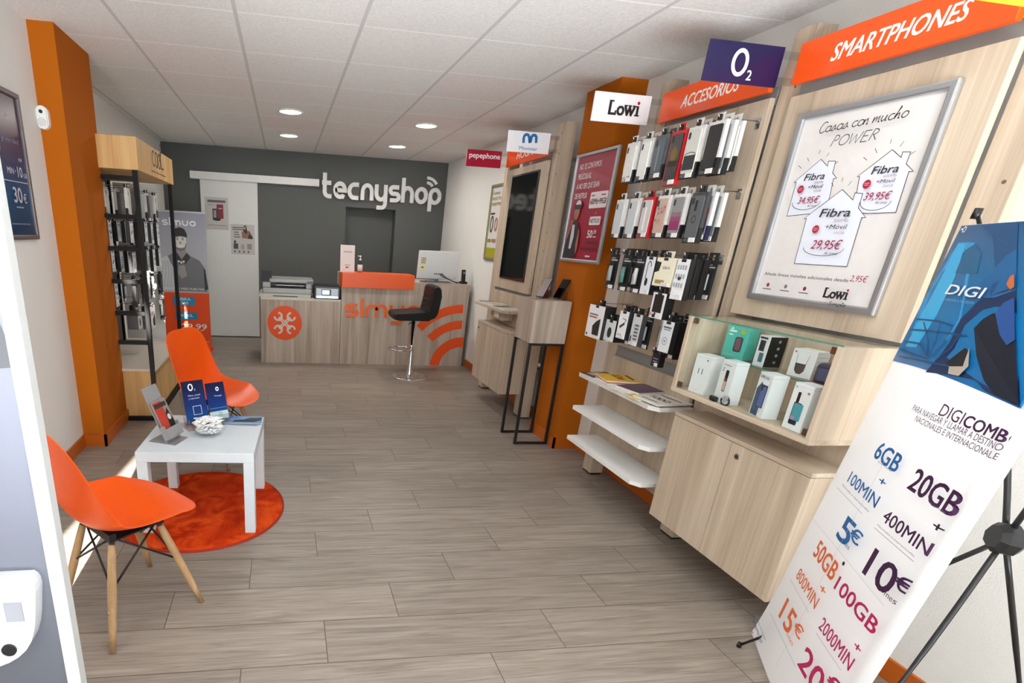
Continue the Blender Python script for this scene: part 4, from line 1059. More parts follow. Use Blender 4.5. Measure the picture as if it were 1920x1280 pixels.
_protos = {}
STY = {
    'pale': (lambda: pack_case('#d8d6d2', '#d5d6cf', '#151417', deco=lambda b, ww, z0: (b.rect(-ww * .9, z0 + .005, -ww * .2, z0 + .03, '#b7aeb0'), b.rect(ww * .1, z0 + .005, ww * .9, z0 + .03, '#8f8286'))), 'pale clear case in white carton'),
    'white': (lambda: pack_case('#d8d6d2', '#dfe0dd', '#1a1a1c', .09), 'white phone case carton, black foot'),
    'smoke': (lambda: pack_case('#56585b', '#3c4a54', '#141517', deco=lambda b, ww, z0: b.rect(-ww * .2, z0 + .036, ww * .0, -.06, '#8e979d')), 'smoky blue case in dark carton'),
    'night': (lambda: pack_case('#2a2d31', '#1d2530', '#101113'), 'navy case in black carton'),
    'red': (lambda: pack_case('#c20f1c', '#2b2224', '#c20f1c', .104, .235, deco=d_dark), 'tall bright red phone case carton'),
    'half': (lambda: pack_case('#d8d6d2', '#c9cac3', '#111113', .102, .215, deco=d_half), 'pale and dark case in white carton'),
    'black': (lambda: pack_case('#d8d6d2', '#1d1d1f', '#121213', .10, .21), 'black case in white carton'),
    'grey': (lambda: pack_case('#d8d6d2', '#8c8e91', '#18181a', .10, .21), 'plain grey case in white carton'),
    'cam': (lambda: pack_case('#d8d6d2', '#c3c8ca', '#1b1a1c', .09, .2), 'pale grey case with camera bump'),
    'redshine': (lambda: pack_case('#b5121c', '#c9c8c6', '#b5121c', .092, .195, deco=d_shine), 'glossy clear case in red carton'),
    'flower': (lambda: pack_case('#d8d6d2', '#bfa59a', '#161517', .096, .195, deco=d_flower), 'pink flowered phone case'),
    'fade': (lambda: pack_case('#d8d6d2', '#8d8c8f', '#161618', .096, .195, deco=d_fade), 'grey to magenta phone case'),
    'leopard': (lambda: pack_case('#d8d6d2', '#6c6769', '#131315', .09, .195, deco=d_leopard), 'black speckled phone case'),
    'ring': (lambda: pack_case('#3c3e40', '#5d6063', '#131315', .096, .215, deco=d_ring), 'grey case with finger ring'),
    'navy': (lambda: pack_case('#d8d6d2', '#7a7c80', '#17163a', .09, .2, deco=d_navy), 'navy and red phone case'),
    'butterfly': (lambda: pack_case('#d8d6d2', '#85898a', '#1b1b1d', .10, .205, deco=d_butterfly), 'grey butterfly patterned phone case'),
    'blister': (lambda: pack_blister('#131416', '#aab4b4'), 'black blister card, clear charger'),
    'blister_g': (lambda: pack_blister('#15171a', '#5f8f86'), 'black blister card, greenish charger'),
    'blister_w': (lambda: pack_blister('#1a1b1d', '#d5d6d3'), 'black blister card, white plug'),
    'cable': (lambda: pack_box('#dfe1e8', '#1b1c20', .075, .185, .025, d_cable), 'pale box with coiled black cable'),
    'cream': (lambda: pack_box('#ece6cf', '#e2dcc6', .135, .135, .045, d_cream, '#ece6cf'), 'wide cream box, dark lettering'),
    'holder': (lambda: pack_box('#e3e1e3', '#1a191b', .10, .125, .05, d_holder, '#262021'), 'white and black phone holder box'),
    'icons': (lambda: pack_box('#e6e8ea', '#141517', .085, .185, .03, d_icons), 'white box with small icons'),
    'slim': (lambda: pack_box('#17181a', '#101113', .07, .18, .03, lambda b, w, z0: b.rect(-w * .1, z0 + .03, -w * .02, -.05, '#c7c9cc')), 'slim black box, silver stripe'),
    'bottle': (lambda: pack_box('#e9e5e6', '#18191b', .165, .19, .07, d_bottle), 'big white box with black side'),
    'cube': (lambda: pack_box('#d9dcdd', '#121214', .10, .12, .08, lambda b, w, z0: b.ell(0, z0 + .05, .02, .03, '#2c2e31')), 'grey faced black cube box'),
    'tube': (lambda: pack_box('#e8e9ec', '#2a2b2e', .082, .15, .03, d_tube), 'white box with drawn cable'),
    'mono': (lambda: pack_blister('#26282a', '#e2e3e3', .07, .18), 'dark blister card, white cable'),
    'strip': (lambda: pack_box('#c9cbcf', '#36383b', .075, .165, .028, d_strip), 'grey box with dark strips'),
    'shine': (lambda: pack_blister('#d9dadb', '#e6e7e8', .085, .155), 'shiny white blister card'),
    'dial': (lambda: pack_box('#d5d9de', '#1c1d1f', .08, .15, .03, d_ring2), 'pale box with drawn dial'),
    'tiny': (lambda: pack_box('#1a1720', '#131115', .06, .07, .03, lambda b, w, z0: [b.rect(-w * .3, z0 + .01 + .014 * k, w * .3, z0 + .015 + .014 * k, '#8b8794') for k in range(3)]), 'tiny dark box, grey text'),
}
def hang(style, x, y, z, rot, lab, grp):
    if style not in _protos:
        o = STY[style][0](); o.location = (x, y, z); o.rotation_euler = (0, 0, rot); o['label'] = lab; o['group'] = grp
        _protos[style] = o; return o
    return dup(_protos[style], (x, y, z), rot, lab, grp)
ORD = ['first', 'second', 'third', 'fourth', 'fifth', 'sixth', 'seventh']
ROWN = ['top', 'second', 'third', 'bottom']
YS = [2.975, 2.852, 2.735, 2.615, 2.50, 2.375]
ROWS = [
    (2.002, [['pale', 'white'], ['white', 'pale'], ['smoke', 'night'], ['red'], ['half', 'white', 'night'], ['black', 'grey', 'white']]),
    (1.722, [['cam'], ['cam', 'white'], ['redshine', 'white'], ['flower', 'leopard'], ['fade', 'leopard'], ['ring', 'navy', 'butterfly']]),
    (1.438, [['blister'], ['blister_g', 'blister'], ['blister_w', 'slim'], ['cable', 'blister'], ['cream'], ['icons', 'slim', 'slim', 'mono']]),
    (1.150, [['bottle'], [], ['tube', 'slim'], ['strip', 'mono'], ['shine', 'strip'], ['dial', 'slim']]),
]
X0 = 2.0345
for r_, (z, cols) in enumerate(ROWS):
    for c, packs in enumerate(cols):
        y = YS[c]
        if not packs: continue
        hook(X0, y, z, 0, 'chrome peg hook in the %s row, %s from the orange pillar' % (ROWN[r_], ORD[c]))
        for k, s in enumerate(packs):
            x = 1.842 + .040 * k + (-.02 if s == 'bottle' else .06 if (r_, c) == (3, 4) else 0)
            where = '%s row, %s hook from pillar' % (ROWN[r_], ORD[c])
            pos = '' if len(packs) == 1 else ('front of ' if k == 0 else ('back of ' if k == len(packs) - 1 else 'middle of '))
            d_ = STY[s][1]
            hang(s, x, y, z - .0005, 0, '%s, %s%s' % (d_, pos, where), 'accessory packs hanging on the peg hooks')
# extra low packs of the accessory wall
hook(X0, 2.49, 1.272, 0, 'chrome peg hook carrying the low phone holder box')
hang('holder', 1.845, 2.49, 1.2715, 0, STY['holder'][1] + ' below the wide cream box', 'accessory packs hanging on the peg hooks')
hook(X0, 2.845, 1.085, 0, 'chrome peg hook carrying the low black cube box')
hang('cube', 1.845, 2.845, 1.0845, 0, STY['cube'][1] + ' hanging low beside the big white box', 'accessory packs hanging on the peg hooks')
hook(X0, 2.43, .985, 0, 'chrome peg hook carrying the tiny dark box by the glass case')
hang('tiny', 1.86, 2.43, .9845, 0, STY['tiny'][1] + ' under the bottom row by the glass case', 'accessory packs hanging on the peg hooks')

# ================================================================ pedestal with phones
t = thing('display_pedestal', 'oak box pedestal on a black wire frame in front of the orange pillar', 'pedestal', (1.885, 3.77, 0))
px0, px1, py0, py1 = 1.752, 2.022, 3.63, 3.905
box1('plinth_box', (px0, py0, .785), (px1, py1, 1.086), WOOD_C, t, .002)
FR = BLACK_M
for y in (3.638, 3.897):
    mb = MB(); q = .009
    mb.box((px0, y - q, 0), (px0 + 2 * q, y + q, .785), FR).box((px1 - 2 * q, y - q, 0), (px1, y + q, .785), FR).box((px0 + 2 * q, y - q, 0), (px1 - 2 * q, y + q, 2 * q), FR).box((px0 + 2 * q, y - q, .785 - 2 * q), (px1 - 2 * q, y + q, .785), FR)
    mb.build('leg_frame', t)
def stand_phone(x, y, rz, lab, scr, h=.15, w=.075):
    t = thing('display_phone', lab, 'phone', (x, y, 1.0865), rz, 'phones on the oak pedestal')
    o = Vector(t.location)
    mx = Matrix.Translation(o + Vector((0, 0, .012))) @ Matrix.Rotation(math.radians(-28), 4, 'X')
    MB().box((-w / 2, 0, 0), (w / 2, .008, h), M('#22242a', .3, .3), .003, mx).build('body', t)
    MB().box((-w / 2 + .003, -.0008, .004), (w / 2 - .003, 0, h - .004), scr, 0, mx).build('screen', t)
    MB().box(o + Vector((-.03, -.005, 0)), o + Vector((.03, .09, .004)), ACRYL).box((-.03, .0085, -.01), (.03, .0115, h * .6), ACRYL, 0, mx).box(o + Vector((-.03, .082, .004)), o + Vector((.03, .085, .05)), ACRYL).build('acrylic_stand', t)
    return t
stand_phone(1.845, 3.79, math.radians(-70), 'phone with a pale flowered screen on the far side of the pedestal', M('#8f8383', .2))
stand_phone(1.955, 3.74, math.radians(-72), 'phone with a black screen on the near side of the pedestal', M('#07080a', .08))
t = thing('price_card', 'small dark red price card between the two pedestal phones', 'card', (1.93, 3.86, 1.0865))
box1('card', (1.905, 3.858, 1.0865), (1.955, 3.861, 1.145), M('#7a2a22', .5), t); box1('foot', (1.905, 3.85, 1.0865), (1.955, 3.87, 1.0885), ACRYL, t)
t = thing('acrylic_block', 'small clear acrylic sign holder on the pedestal edge', 'sign holder', (1.995, 3.70, 1.0865))
MB().box((1.975, 3.69, 1.0865), (2.012, 3.695, 1.16), ACRYL).box((1.975, 3.68, 1.0865), (2.012, 3.71, 1.089), ACRYL).build('holder', t)
# cable by the wall
t = thing('power_cable', 'thin black cable hanging by the wall behind the pedestal', 'cable', (2.17, 4.16, .4))
MB().tube([(2.165, 4.235, .48), (2.16, 4.21, .36), (2.17, 4.16, .28), (2.19, 4.08, .22), (2.214, 4.02, .25)], .0035, BLACK, 6).build('cord', t)
box1('plug', (2.15, 4.22, .475), (2.18, 4.239, .505), WHITE, t, .003)

# ================================================================ counter
FY = 6.252
def panel_thing(name, lab, cat, base): return thing(name, lab, cat, base)
t = thing('service_counter', 'low oak counter with an orange spanner roundel', 'counter', (.19, 6.5, 0))
box1('front_panel', (-.268, FY, .0), (.643, FY + .02, .725), WOOD_C, t, .001)
box1('side_panel', (-.268, FY + .02, 0), (-.248, 6.85, .725), WOOD_C, t, .001)
box1('worktop', (-.268, FY - .003, .725), (.643, 6.86, .747), M('#c9c2b8', .45), t, .002)
a = Art(face_my(FY), .001); RO = '#e8500a'
a.ell(.003, .466, .196, .196, RO, 48)
WH = '#d9cfc4'
def spanner(a, ang):
    c, s_ = math.cos(ang), math.sin(ang)
    def T(u, v): return (.003 + u * c - v * s_, .466 + u * s_ + v * c)
    a.poly([T(-.09, -.018), (T(.09, -.018)), T(.09, .018), T(-.09, .018)], WH); a.poly([T(-.075, -.004), T(.075, -.004), T(.075, .004), T(-.075, .004)], RO)
    for sg in (1, -1):
        o_ = arc(.105 * sg, 0, .042, .042, (48 if sg > 0 else 228), (312 if sg > 0 else 492), 16)
        a.line([T(*q) for q in o_], .022, WH)
spanner(a, math.radians(45)); spanner(a, math.radians(-45))
a.build('spanner_logo', t)
t = thing('reception_counter', 'tall oak reception counter with orange lettering and signal arcs', 'counter', (1.4, 6.5, 0))
box1('front_panel', (.648, FY, 0), (2.165, FY + .02, .953), WOOD_C, t, .001)
box1('side_panel', (.648, FY + .02, 0), (.668, 6.85, 1.03), WOOD_C, t, .001)
box1('side_panel', (2.145, FY + .02, 0), (2.165, 6.85, .935), WOOD_C, t, .001)
box1('worktop', (1.485, FY - .003, .953), (2.165, 6.86, .974), WOOD_CX, t, .002)
box1('raised_ledge', (.644, FY - .035, .893), (1.483, 6.55, 1.052), M('#e0560f', .4), t, .003)
LGO = M('#e8600f', .4)
adv = [glyph(c)[1] for c in 'simyo']
u = .684; k = (1.60 - .684) / (sum(adv) + .1 * 4)
for c, aa in zip('simyo', adv):
    mb = MB()
    for ip, path in enumerate(glyph(c)[0]):
        for q in ribbon_polys([(u + x * k, .565 + y * .145) for x, y in path], .036): mb.prism(q, (0, FY - .008, 0), (1, 0, 0), (0, 0, 1), -.0078 + .0008 * ip, LGO)
    mb.build('letter', t); u += (aa + .1) * k
a = Art(face_my(FY), .001)
def arcband(r0, r1, a0, a1, cxx=2.135, czz=-.02, sx=1.0):
    p = arc(cxx, czz, r1 * sx, r1, a0, a1, 22) + arc(cxx, czz, r0 * sx, r0, a1, a0, 22)
    a.poly([(u, max(v, .004)) for u, v in p], RO)
arcband(.665, .765, 92, 139); arcband(.475, .578, 92, 139); arcband(.255, .375, 86, 176)
a.build('signal_arc_logo', t)

# printers
SIL, DKS = M('#8f908e', .4, .3), M('#17181b', .3)
t = thing('office_printer', 'silver office printer with a black tilted control panel on the low counter', 'printer', (.02, 6.5, .7475))
box1('paper_tray', (-.285, 6.30, .7475), (.30, 6.78, .786), M('#b3b0aa', .45), t, .004)
box1('lower_body', (-.245, 6.33, .786), (.31, 6.78, .845), SIL, t, .008)
MB().box((-.245, 6.36, .845), (-.155, 6.78, .905), SIL, .006).box((.245, 6.36, .845), (.31, 6.78, .905), SIL, .006).box((-.155, 6.50, .845), (.245, 6.78, .905), M('#2a2b2e', .4)).build('output_slot', t)
box1('scanner_lid', (-.17, 6.36, .905), (.33, 6.78, .945), SIL, t, .008)
box1('paper_guide', (-.10, 6.38, .872), (.23, 6.5, .879), M('#dfe1e0', .3), t)
box1('tray_handle', (-.13, 6.297, .757), (.15, 6.3005, .767), DKS, t, .001)
MB().box((-.055, -.012, 0), (.055, .012, .13), DKS, .006, Matrix.Translation((-.20, 6.40, .905)) @ Matrix.Rotation(math.radians(-14), 4, 'X')).build('control_panel', t)
box1('display_window', (.255, 6.352, .90), (.325, 6.361, .93), DKS, t)
t = thing('photo_printer', 'small black photo printer with a bright white screen', 'printer', (.49, 6.45, .7475))
box1('shell', (.335, 6.29, .7475), (.638, 6.62, .895), DKS, t, .012)
box1('front_panel', (.36, 6.283, .755), (.612, 6.291, .865), M('#8f979b', .3, .4), t, .002)
box1('screen', (.43, 6.281, .80), (.51, 6.2832, .846), M('#dff0f6', .3, emit=1.0, noise=0), t)
box1('screen_bezel', (.42, 6.2818, .79), (.53, 6.2828, .856), DKS, t)
box1('silver_strip', (.36, 6.2795, .757), (.612, 6.283, .782), M('#c9cfd0', .2, .7), t, .001)
# sign and gel on the ledge
t = thing('counter_sign', 'upright pale card sign on the orange ledge', 'sign', (.70, 6.33, 1.0525))
mx = Matrix.Translation((.712, 6.335, 1.0525)) @ Matrix.Rotation(math.radians(-7), 4, 'X')
MB().box((-.082, 0, 0), (.082, .003, .295), M('#d6c9c6', .6), 0, mx).build('card', t)
box1('foot', (.64, 6.33, 1.0525), (.784, 6.40, 1.056), ACRYL, t)
pl = Plane(mx @ Vector((0, 0, 0)), (1, 0, 0), mx.to_3x3() @ Vector((0, 0, 1))); a = Art(pl)
a.text('tecnyshop', -.045, .215, .020, '#574f4f', .095, .02); a.rect(-.03, .075, .035, .081, '#7a7070'); a.rect(-.02, .045, .012, .06, '#574f4f')
a.build('print', t)
t = thing('sanitizer_bottle', 'clear hand gel bottle with a white pump on the orange ledge', 'bottle', (.857, 6.33, 1.0525))
MB().lathe((.857, 6.33, 1.0525), [(0, 0), (.027, 0), (.029, .006), (.029, .10), (.024, .118), (.011, .126), (.011, .136)], glass_mat('gel_bottle', (.82, .88, .9), .05), 24).build('bottle', t)
MB().lathe((.857, 6.33, 1.0525), [(.0295, .02), (.0298, .02), (.0298, .09), (.0295, .09)], M('#ced3d6', .5), 24).build('bottle_label', t)
MB().lathe((.857, 6.33, 1.0525), [(.013, .136), (.013, .15), (.005, .153), (.005, .175), (.012, .176), (.012, .186), (0, .188)], WHITE, 16).box((.825, 6.324, 1.2305), (.857, 6.336, 1.2375), WHITE, .002).build('pump', t)
# monitor seen from behind
t = thing('computer_monitor', 'white all-in-one computer seen from behind on the reception desk', 'monitor', (1.81, 6.48, .9745))
mx = Matrix.Translation((1.81, 6.45, .985)) @ Matrix.Rotation(math.radians(7), 4, 'X') @ Matrix.Rotation(math.radians(3), 4, 'Z')
MB().box((-.255, 0, .025), (.24, .03, .345), M('#d3d5d8', .35), .008, mx).build('shell', t)
MB().box((-.24, .0302, .045), (.24, .032, .33), BLACK, 0, mx).build('screen', t)
MB().box((1.70, 6.44, .9745), (1.92, 6.62, .984), M('#9a9c9f', .3, .5), .003).box((1.785, 6.478, .984), (1.835, 6.50, 1.08), M('#9a9c9f', .3, .5)).build('stand', t)
pl = Plane(mx @ Vector((0, 0, 0)), mx.to_3x3() @ Vector((1, 0, 0)), mx.to_3x3() @ Vector((0, 0, 1))); a = Art(pl, .0008)
a.rect(-.236, .07, .07, .276, '#d3d5d8'); a.rrect(-.235, .13, -.16, .20, .012, '#d9d9a4'); a.rect(-.23, .20, -.16, .275, '#dcdcc0')
for k in range(4): a.rect(-.225, .205 + .018 * k, -.165, .213 + .018 * k, '#4d4e49')
a.rect(-.215, .15, -.185, .165, '#5a5a4a')
for k in range(5): a.rect(-.045 + .022 * k, .078, -.032 + .022 * k, .094, '#33353a')
a.build('stickers_print', t)
MB().tube([mx @ Vector((.02, -.006, .086)), mx @ Vector((.06, -.05, .06)), (1.98, 6.36, 1.0), (2.03, 6.33, .982)], .005, BLACK, 6).tube([mx @ Vector((.055, -.006, .086)), mx @ Vector((.09, -.05, .055)), (1.99, 6.38, .995), (2.06, 6.36, .982)], .005, BLACK, 6).build('cable', t)
t = thing('computer_keyboard', 'grey keyboard lying below the white monitor', 'keyboard', (1.78, 6.36, .9745))
box1('base', (1.58, 6.29, .9745), (1.94, 6.42, .986), M('#83868a', .4), t, .003)
mb = MB()
for i in range(14):
    for j in range(4): mb.box((1.59 + .0245 * i, 6.297 + .029 * j, .986), (1.61 + .0245 * i, 6.320 + .029 * j, .990), M('#3e4044', .5))
mb.build('keys', t)
t = thing('computer_mouse', 'white mouse at the ledge end of the reception desk', 'mouse', (1.535, 6.31, .9745))
MB().lathe((1.535, 6.31, .9745), [(0, .026), (.02, .022), (.03, .01), (.03, 0), (0, 0)], WHITE, 20).build('shell', t); box1('wheel', (1.532, 6.285, .996), (1.538, 6.30, 1.0), M('#777777', .4), t)
t = thing('desk_phone', 'black cordless phone standing beside the monitor', 'phone', (2.11, 6.40, .9745))
box1('cradle', (2.085, 6.35, .9745), (2.16, 6.45, .999), BLACK, t, .008)
MB().box((-.024, -.014, 0), (.024, .014, .15), BLACK, .01, Matrix.Translation((2.122, 6.40, .985)) @ Matrix.Rotation(math.radians(-10), 4, 'X'), 3).build('handset', t)
box1('display', (2.107, 6.384, 1.085), (2.137, 6.387, 1.11), M('#6f7578', .3), t)

# bar stool
t = thing('bar_stool', 'black quilted bar stool on a chrome column before the reception counter', 'stool', (1.385, 5.705, 0))
bx, by = 1.385, 5.705
MB().lathe((bx, by, 0), [(0, .028), (.05, .026), (.10, .016), (.185, .010), (.205, .006), (.207, 0), (0, 0)], CHROME, 48).build('base_disc', t)
MB().lathe((bx, by, 0), [(.045, .026), (.04, .05), (.03, .07), (.028, .34), (.0275, .36), (.019, .362), (.019, .635), (.0, .635)], CHROME, 24).build('column', t)
mb = MB(); mb.tube([(bx - .13 + .125 * math.cos(q), by + .125 * math.sin(q), .31) for q in (2 * PI * i / 28 for i in range(28))], .009, CHROME, 8, True)
mb.tube([(bx - .03, by, .30), (bx - .005, by, .31)], .014, CHROME, 10); mb.build('footrest', t)
MB().tube([(bx, by, .60), (bx - .06, by - .06, .60), (bx - .08, by - .10, .585)], .005, CHROME, 6).build('lift_lever', t)
LEA = M('#080708', .5, spec=.3)
def cushion(prof, y0, y1, m):
    mb = MB(); n = 10; rows = []
    for i in range(n + 1):
        q = i / n; y = y0 + (y1 - y0) * q
        e = (abs(2 * q - 1)) ** 6; sc = 1 - .10 * e
        cxp = sum(p[0] for p in prof) / len(prof); czp = sum(p[1] for p in prof) / len(prof)
        rows.append([(cxp + (p[0] - cxp) * sc, y, czp + (p[1] - czp) * sc) for p in prof + prof[:1]])
    mb.grid(rows, m)
    for r_ in (rows[0], rows[-1]):
        f = mb.bm.faces.new([mb.bm.verts.new(Vector(p)) for p in r_[:-1]]); mb._done([f], m)
    return mb
seatp = [(1.105, .66)] + arc(1.13, .675, .03, .035, 200, 100, 5) + [(1.30, .722), (1.42, .735), (1.47, .735), (1.53, .66), (1.50, .64), (1.16, .636), (1.115, .645)]
cushion([(u_ + .023, v_) for u_, v_ in seatp], by - .20, by + .20, LEA).build('seat', t)
backp = [(1.45, .66), (1.475, .76), (1.492, .86), (1.50, .955)] + arc(1.545, .965, .045, .04, 170, 20, 6) + [(1.60, .90), (1.585, .78), (1.57, .70), (1.545, .66), (1.50, .645)]
bk = cushion([(u_ + .023, v_) for u_, v_ in backp], by - .20, by + .20, LEA).build('backrest', t)
mb = MB()
for z in (.745, .80, .855, .91): mb.tube([(1.4895 + (z - .745) * .17, by - .19, z), (1.4895 + (z - .745) * .17, by + .19, z)], .003, M('#050505', .5), 6)
mb.build('stitching', bk)
# ================================================================ orange shell chairs
def catmull(P, n):
    out = []
    m = len(P)
    for i in range(n + 1):
        q = i / n * (m - 1); k = min(int(q), m - 2); f = q - k
        p0, p1, p2, p3 = P[max(k - 1, 0)], P[k], P[k + 1], P[min(k + 2, m - 1)]
        out.append(tuple(.5 * ((2 * b) + (c - a) * f + (2 * a - 5 * b + 4 * c - d) * f * f + (3 * b - a - 3 * c + d) * f ** 3) for a, b, c, d in zip(p0, p1, p2, p3)))
    return out
# x forward, z up, half width, edge curl
SHELL = [(.248, .402, .02, .0), (.243, .405, .078, .0), (.231, .411, .122, .001), (.210, .420, .160, .002), (.178, .430, .190, .004), (.138, .438, .213, .010), (.10, .441, .230, .022), (.02, .437, .236, .032), (-.06, .430, .236, .048), (-.125, .434, .230, .062), (-.172, .462, .222, .068),
         (-.197, .520, .213, .062), (-.212, .590, .205, .048), (-.228, .665, .200, .034), (-.243, .735, .193, .022), (-.255, .790, .172, .012), (-.261, .822, .128, .006), (-.263, .832, .06, .002)]
def make_chair():
    t = thing('shell_chair', 'x', 'chair')
    S = catmull(SHELL, 56); nt = 20; rows = []
    for i, (x, z, hw, cl) in enumerate(S):
        a, b = S[max(i - 1, 0)], S[min(i + 1, len(S) - 1)]
        d = Vector((b[0] - a[0], 0, b[1] - a[1])).normalized(); nrm = Vector((-d.z, 0, d.x)) * -1 if False else Vector((d.z, 0, -d.x))
        row = []
        for j in range(nt + 1):
            q = -1 + 2 * j / nt
            c = cl * abs(q) ** 2.6
            row.append(Vector((x, hw * math.sin(q * PI / 2) if False else hw * q, z)) + nrm * c)
        rows.append(row)
    mb = MB(); mb.grid(rows, ORANGE); sh = mb.build('seat_shell', t)
    so = sh.modifiers.new('thickness', 'SOLIDIFY'); so.thickness = .006; so.offset = -1
    ss = sh.modifiers.new('smooth', 'SUBSURF'); ss.levels = 1; ss.render_levels = 2
    tops = {}
    for sx in (1, -1):
        for sy in (1, -1):
            top = Vector((.095 * sx - .01, .105 * sy, .375)); foot = Vector((.19 * sx, .19 * sy, 0))
            d = foot - top
            mb = MB(); mb.tube([top + d * f for f in (0, .12, .45, .75, 1)], [.0125, .0145, .0165, .014, .0105], BEECH, 14); lg = mb.build('leg', t)
            MB().tube([top - d * .10, top + d * .16], .0095, BLACK_M, 8).build('bracket', lg)
            nb = top + d * .62; MB().cyl(nb + Vector((sx * .012, 0, 0)), nb + Vector((sx * .0165, 0, 0)), .005, CHROME, seg=8).build('bolt', lg)
            tops[(sx, sy)] = (top, d)
    def wire(a, b): return MB().tube([a, b], .0042, BLACK_M, 6)
    for p, q in (((1, 1), (1, -1)), ((-1, 1), (-1, -1)), ((1, 1), (-1, 1)), ((1, -1), (-1, -1))):
        (ta, da), (tb, db) = tops[p], tops[q]
        mb = MB(); mb.tube([ta - da * .06, tb + db * .42], .0042, BLACK_M, 6).tube([tb - db * .06, ta + da * .42], .0042, BLACK_M, 6); mb.build('cross_brace', t)
    MB().box((-.11, -.11, .384), (.10, .11, .390), BLACK_M).box((-.115, -.115, .386), (-.09, .115, .418), BLACK_M).box((.07, -.115, .386), (.095, .115, .43), BLACK_M).build('mount_frame', t)
    return t
ch = make_chair()
ch.location = (-.607, 1.895, 0); ch.rotation_euler = (0, 0, math.radians(44)); ch['label'] = 'orange shell chair with beech legs, turned away towards the low table'; ch['group'] = 'orange shell chairs'
dup(ch, (-.43, 3.455, 0), math.radians(-28), 'orange shell chair behind the low white table, facing the entrance', 'orange shell chairs')

# round rug ------------------------------------------------------------
def rug_mat():
    m, nt, b, N, L = new_mat('orange_shag_pile')
    tc = N('ShaderNodeTexCoord'); n1 = N('ShaderNodeTexNoise'); n1.inputs['Scale'].default_value = 6; n1.inputs['Detail'].default_value = 5; n1.inputs['Distortion'].default_value = 1.5
    L(tc.outputs['Object'], n1.inputs['Vector'])
    cr = N('ShaderNodeValToRGB'); e = cr.color_ramp.elements
    e[0].position = .35; e[0].color = (*rgb('#a32403'), 1); e[1].position = .68; e[1].color = (*rgb('#dd551c'), 1); x = e.new(.5); x.color = (*rgb('#c63a08'), 1)
    L(n1.outputs['Fac'], cr.inputs['Fac']); L(cr.outputs['Color'], b.inputs['Base Color'])
    n2 = N('ShaderNodeTexNoise'); n2.inputs['Scale'].default_value = 160; n2.inputs['Detail'].default_value = 3; L(tc.outputs['Object'], n2.inputs['Vector'])
    bp = N('ShaderNodeBump'); bp.inputs['Strength'].default_value = .8; bp.inputs['Distance'].default_value = .006; L(n2.outputs['Fac'], bp.inputs['Height']); L(bp.outputs['Normal'], b.inputs['Normal'])
    b.inputs['Roughness'].default_value = .9; b.inputs['Specular IOR Level'].default_value = .1
    return m
RCX, RCY, RR = -.455, 2.71, .452
t = thing('round_rug', 'round orange pile rug under the low white table', 'rug', (RCX, RCY, 0))
MB().lathe((RCX, RCY, 0), [(0, .016), (RR - .03, .016), (RR - .012, .014), (RR - .006, .004), (RR - .006, 0)], rug_mat(), 72).build('pile', t)
MB().lathe((RCX, RCY, 0), [(RR - .008, .0), (RR - .008, .011), (RR - .003, .012), (RR, .008), (RR, 0)], M('#9c2408', .8), 72).build('bound_edge', t)

# low white table ------------------------------------------------------
TX, TY, TA = -.405, 2.685, math.radians(-3)
t = thing('side_table', 'low square white table standing on the round orange rug', 'table', (0, 0, 0))
TW = M('#d3dbe1', .35)
box1('table_top', (-.275, -.275, .40), (.275, .275, .45), TW, t, .003)
for sx in (1, -1):
    for sy in (1, -1):
        x0, y0 = sx * .2485, sy * .2485
        box1('leg', (x0 - .0255, y0 - .0255, .0165 if True else 0), (x0 + .0255, y0 + .0255, .40), TW, t, .003)
t.location = (TX, TY, 0); t.rotation_euler = (0, 0, TA)
ZT = .4505
# grey acrylic holder with a red leaflet
def holder(x, y, rz, lab, w=.11, h=.22, lean=22, m=ACRYL, base=True):
    t = thing('leaflet_holder', lab, 'leaflet holder', (0, 0, 0), 0, 'leaflet holders on the low table')
    mx = Matrix.Rotation(math.radians(-lean), 4, 'X')
    MB().box((-w / 2, .0, .004), (w / 2, .003, h), m, 0, mx).box((-w / 2, -.034, .02), (w / 2, -.031, h * .24), m, 0, mx).box((-w / 2, -.031, .02), (-w / 2 + .002, 0, h * .3), m, 0, mx).box((w / 2 - .002, -.031, .02), (w / 2, 0, h * .3), m, 0, mx).box((-w / 2, -.034, .018), (w / 2, .003, .021), m, 0, mx).build('pocket', t)
    if base: MB().box((-w / 2, -.045, 0), (w / 2, .10, .003), m).build('foot', t)
    t.location = (x, y, ZT); t.rotation_euler = (0, 0, rz)
    return t, mx
GA = M('#8d8c8e', .3, alpha=1)
def leaflet(x, y, rz, lean, dy, dz, w, h, th, m, lab, deco, grp='leaflets on the low table'):
    t = thing('leaflet', lab, 'leaflet', (0, 0, 0), 0, grp)
    mx = Matrix.Rotation(math.radians(-lean), 4, 'X') @ Matrix.Translation((0, dy, dz))
    MB().box((-w / 2, 0, 0), (w / 2, th, h), m, 0, mx).build('paper_stack', t)
    pl = Plane(mx @ Vector((0, 0, 0)), (1, 0, 0), mx.to_3x3() @ Vector((0, 0, 1))); b = Art(pl, .0005); deco(b, w, h); b.build('print', t)
    t.location = (x, y, ZT); t.rotation_euler = (0, 0, rz)
    return t
hr = math.radians(68)
holder(-.545, 2.575, hr, 'grey plastic leaflet holder at the entrance side of the low table', .115, .29, 24, GA)
def dred(b, w, h):
    b.rect(-w * .5, h * .04, w * .12, h * .96, '#b03a2a'); b.rect(-w * .45, h * .8, w * .4, h * .92, '#3a2c2a'); b.poly([(w * .0, h * .1), (w * .1, h * .6), (w * .3, h * .75), (w * .45, h * .4), (w * .4, h * .1)], '#1c1b1d'); b.ell(w * .24, h * .5, w * .12, h * .08, '#cfc8c0', 14); b.rect(w * .16, h * .04, w * .48, h * .14, '#b8b2ab')
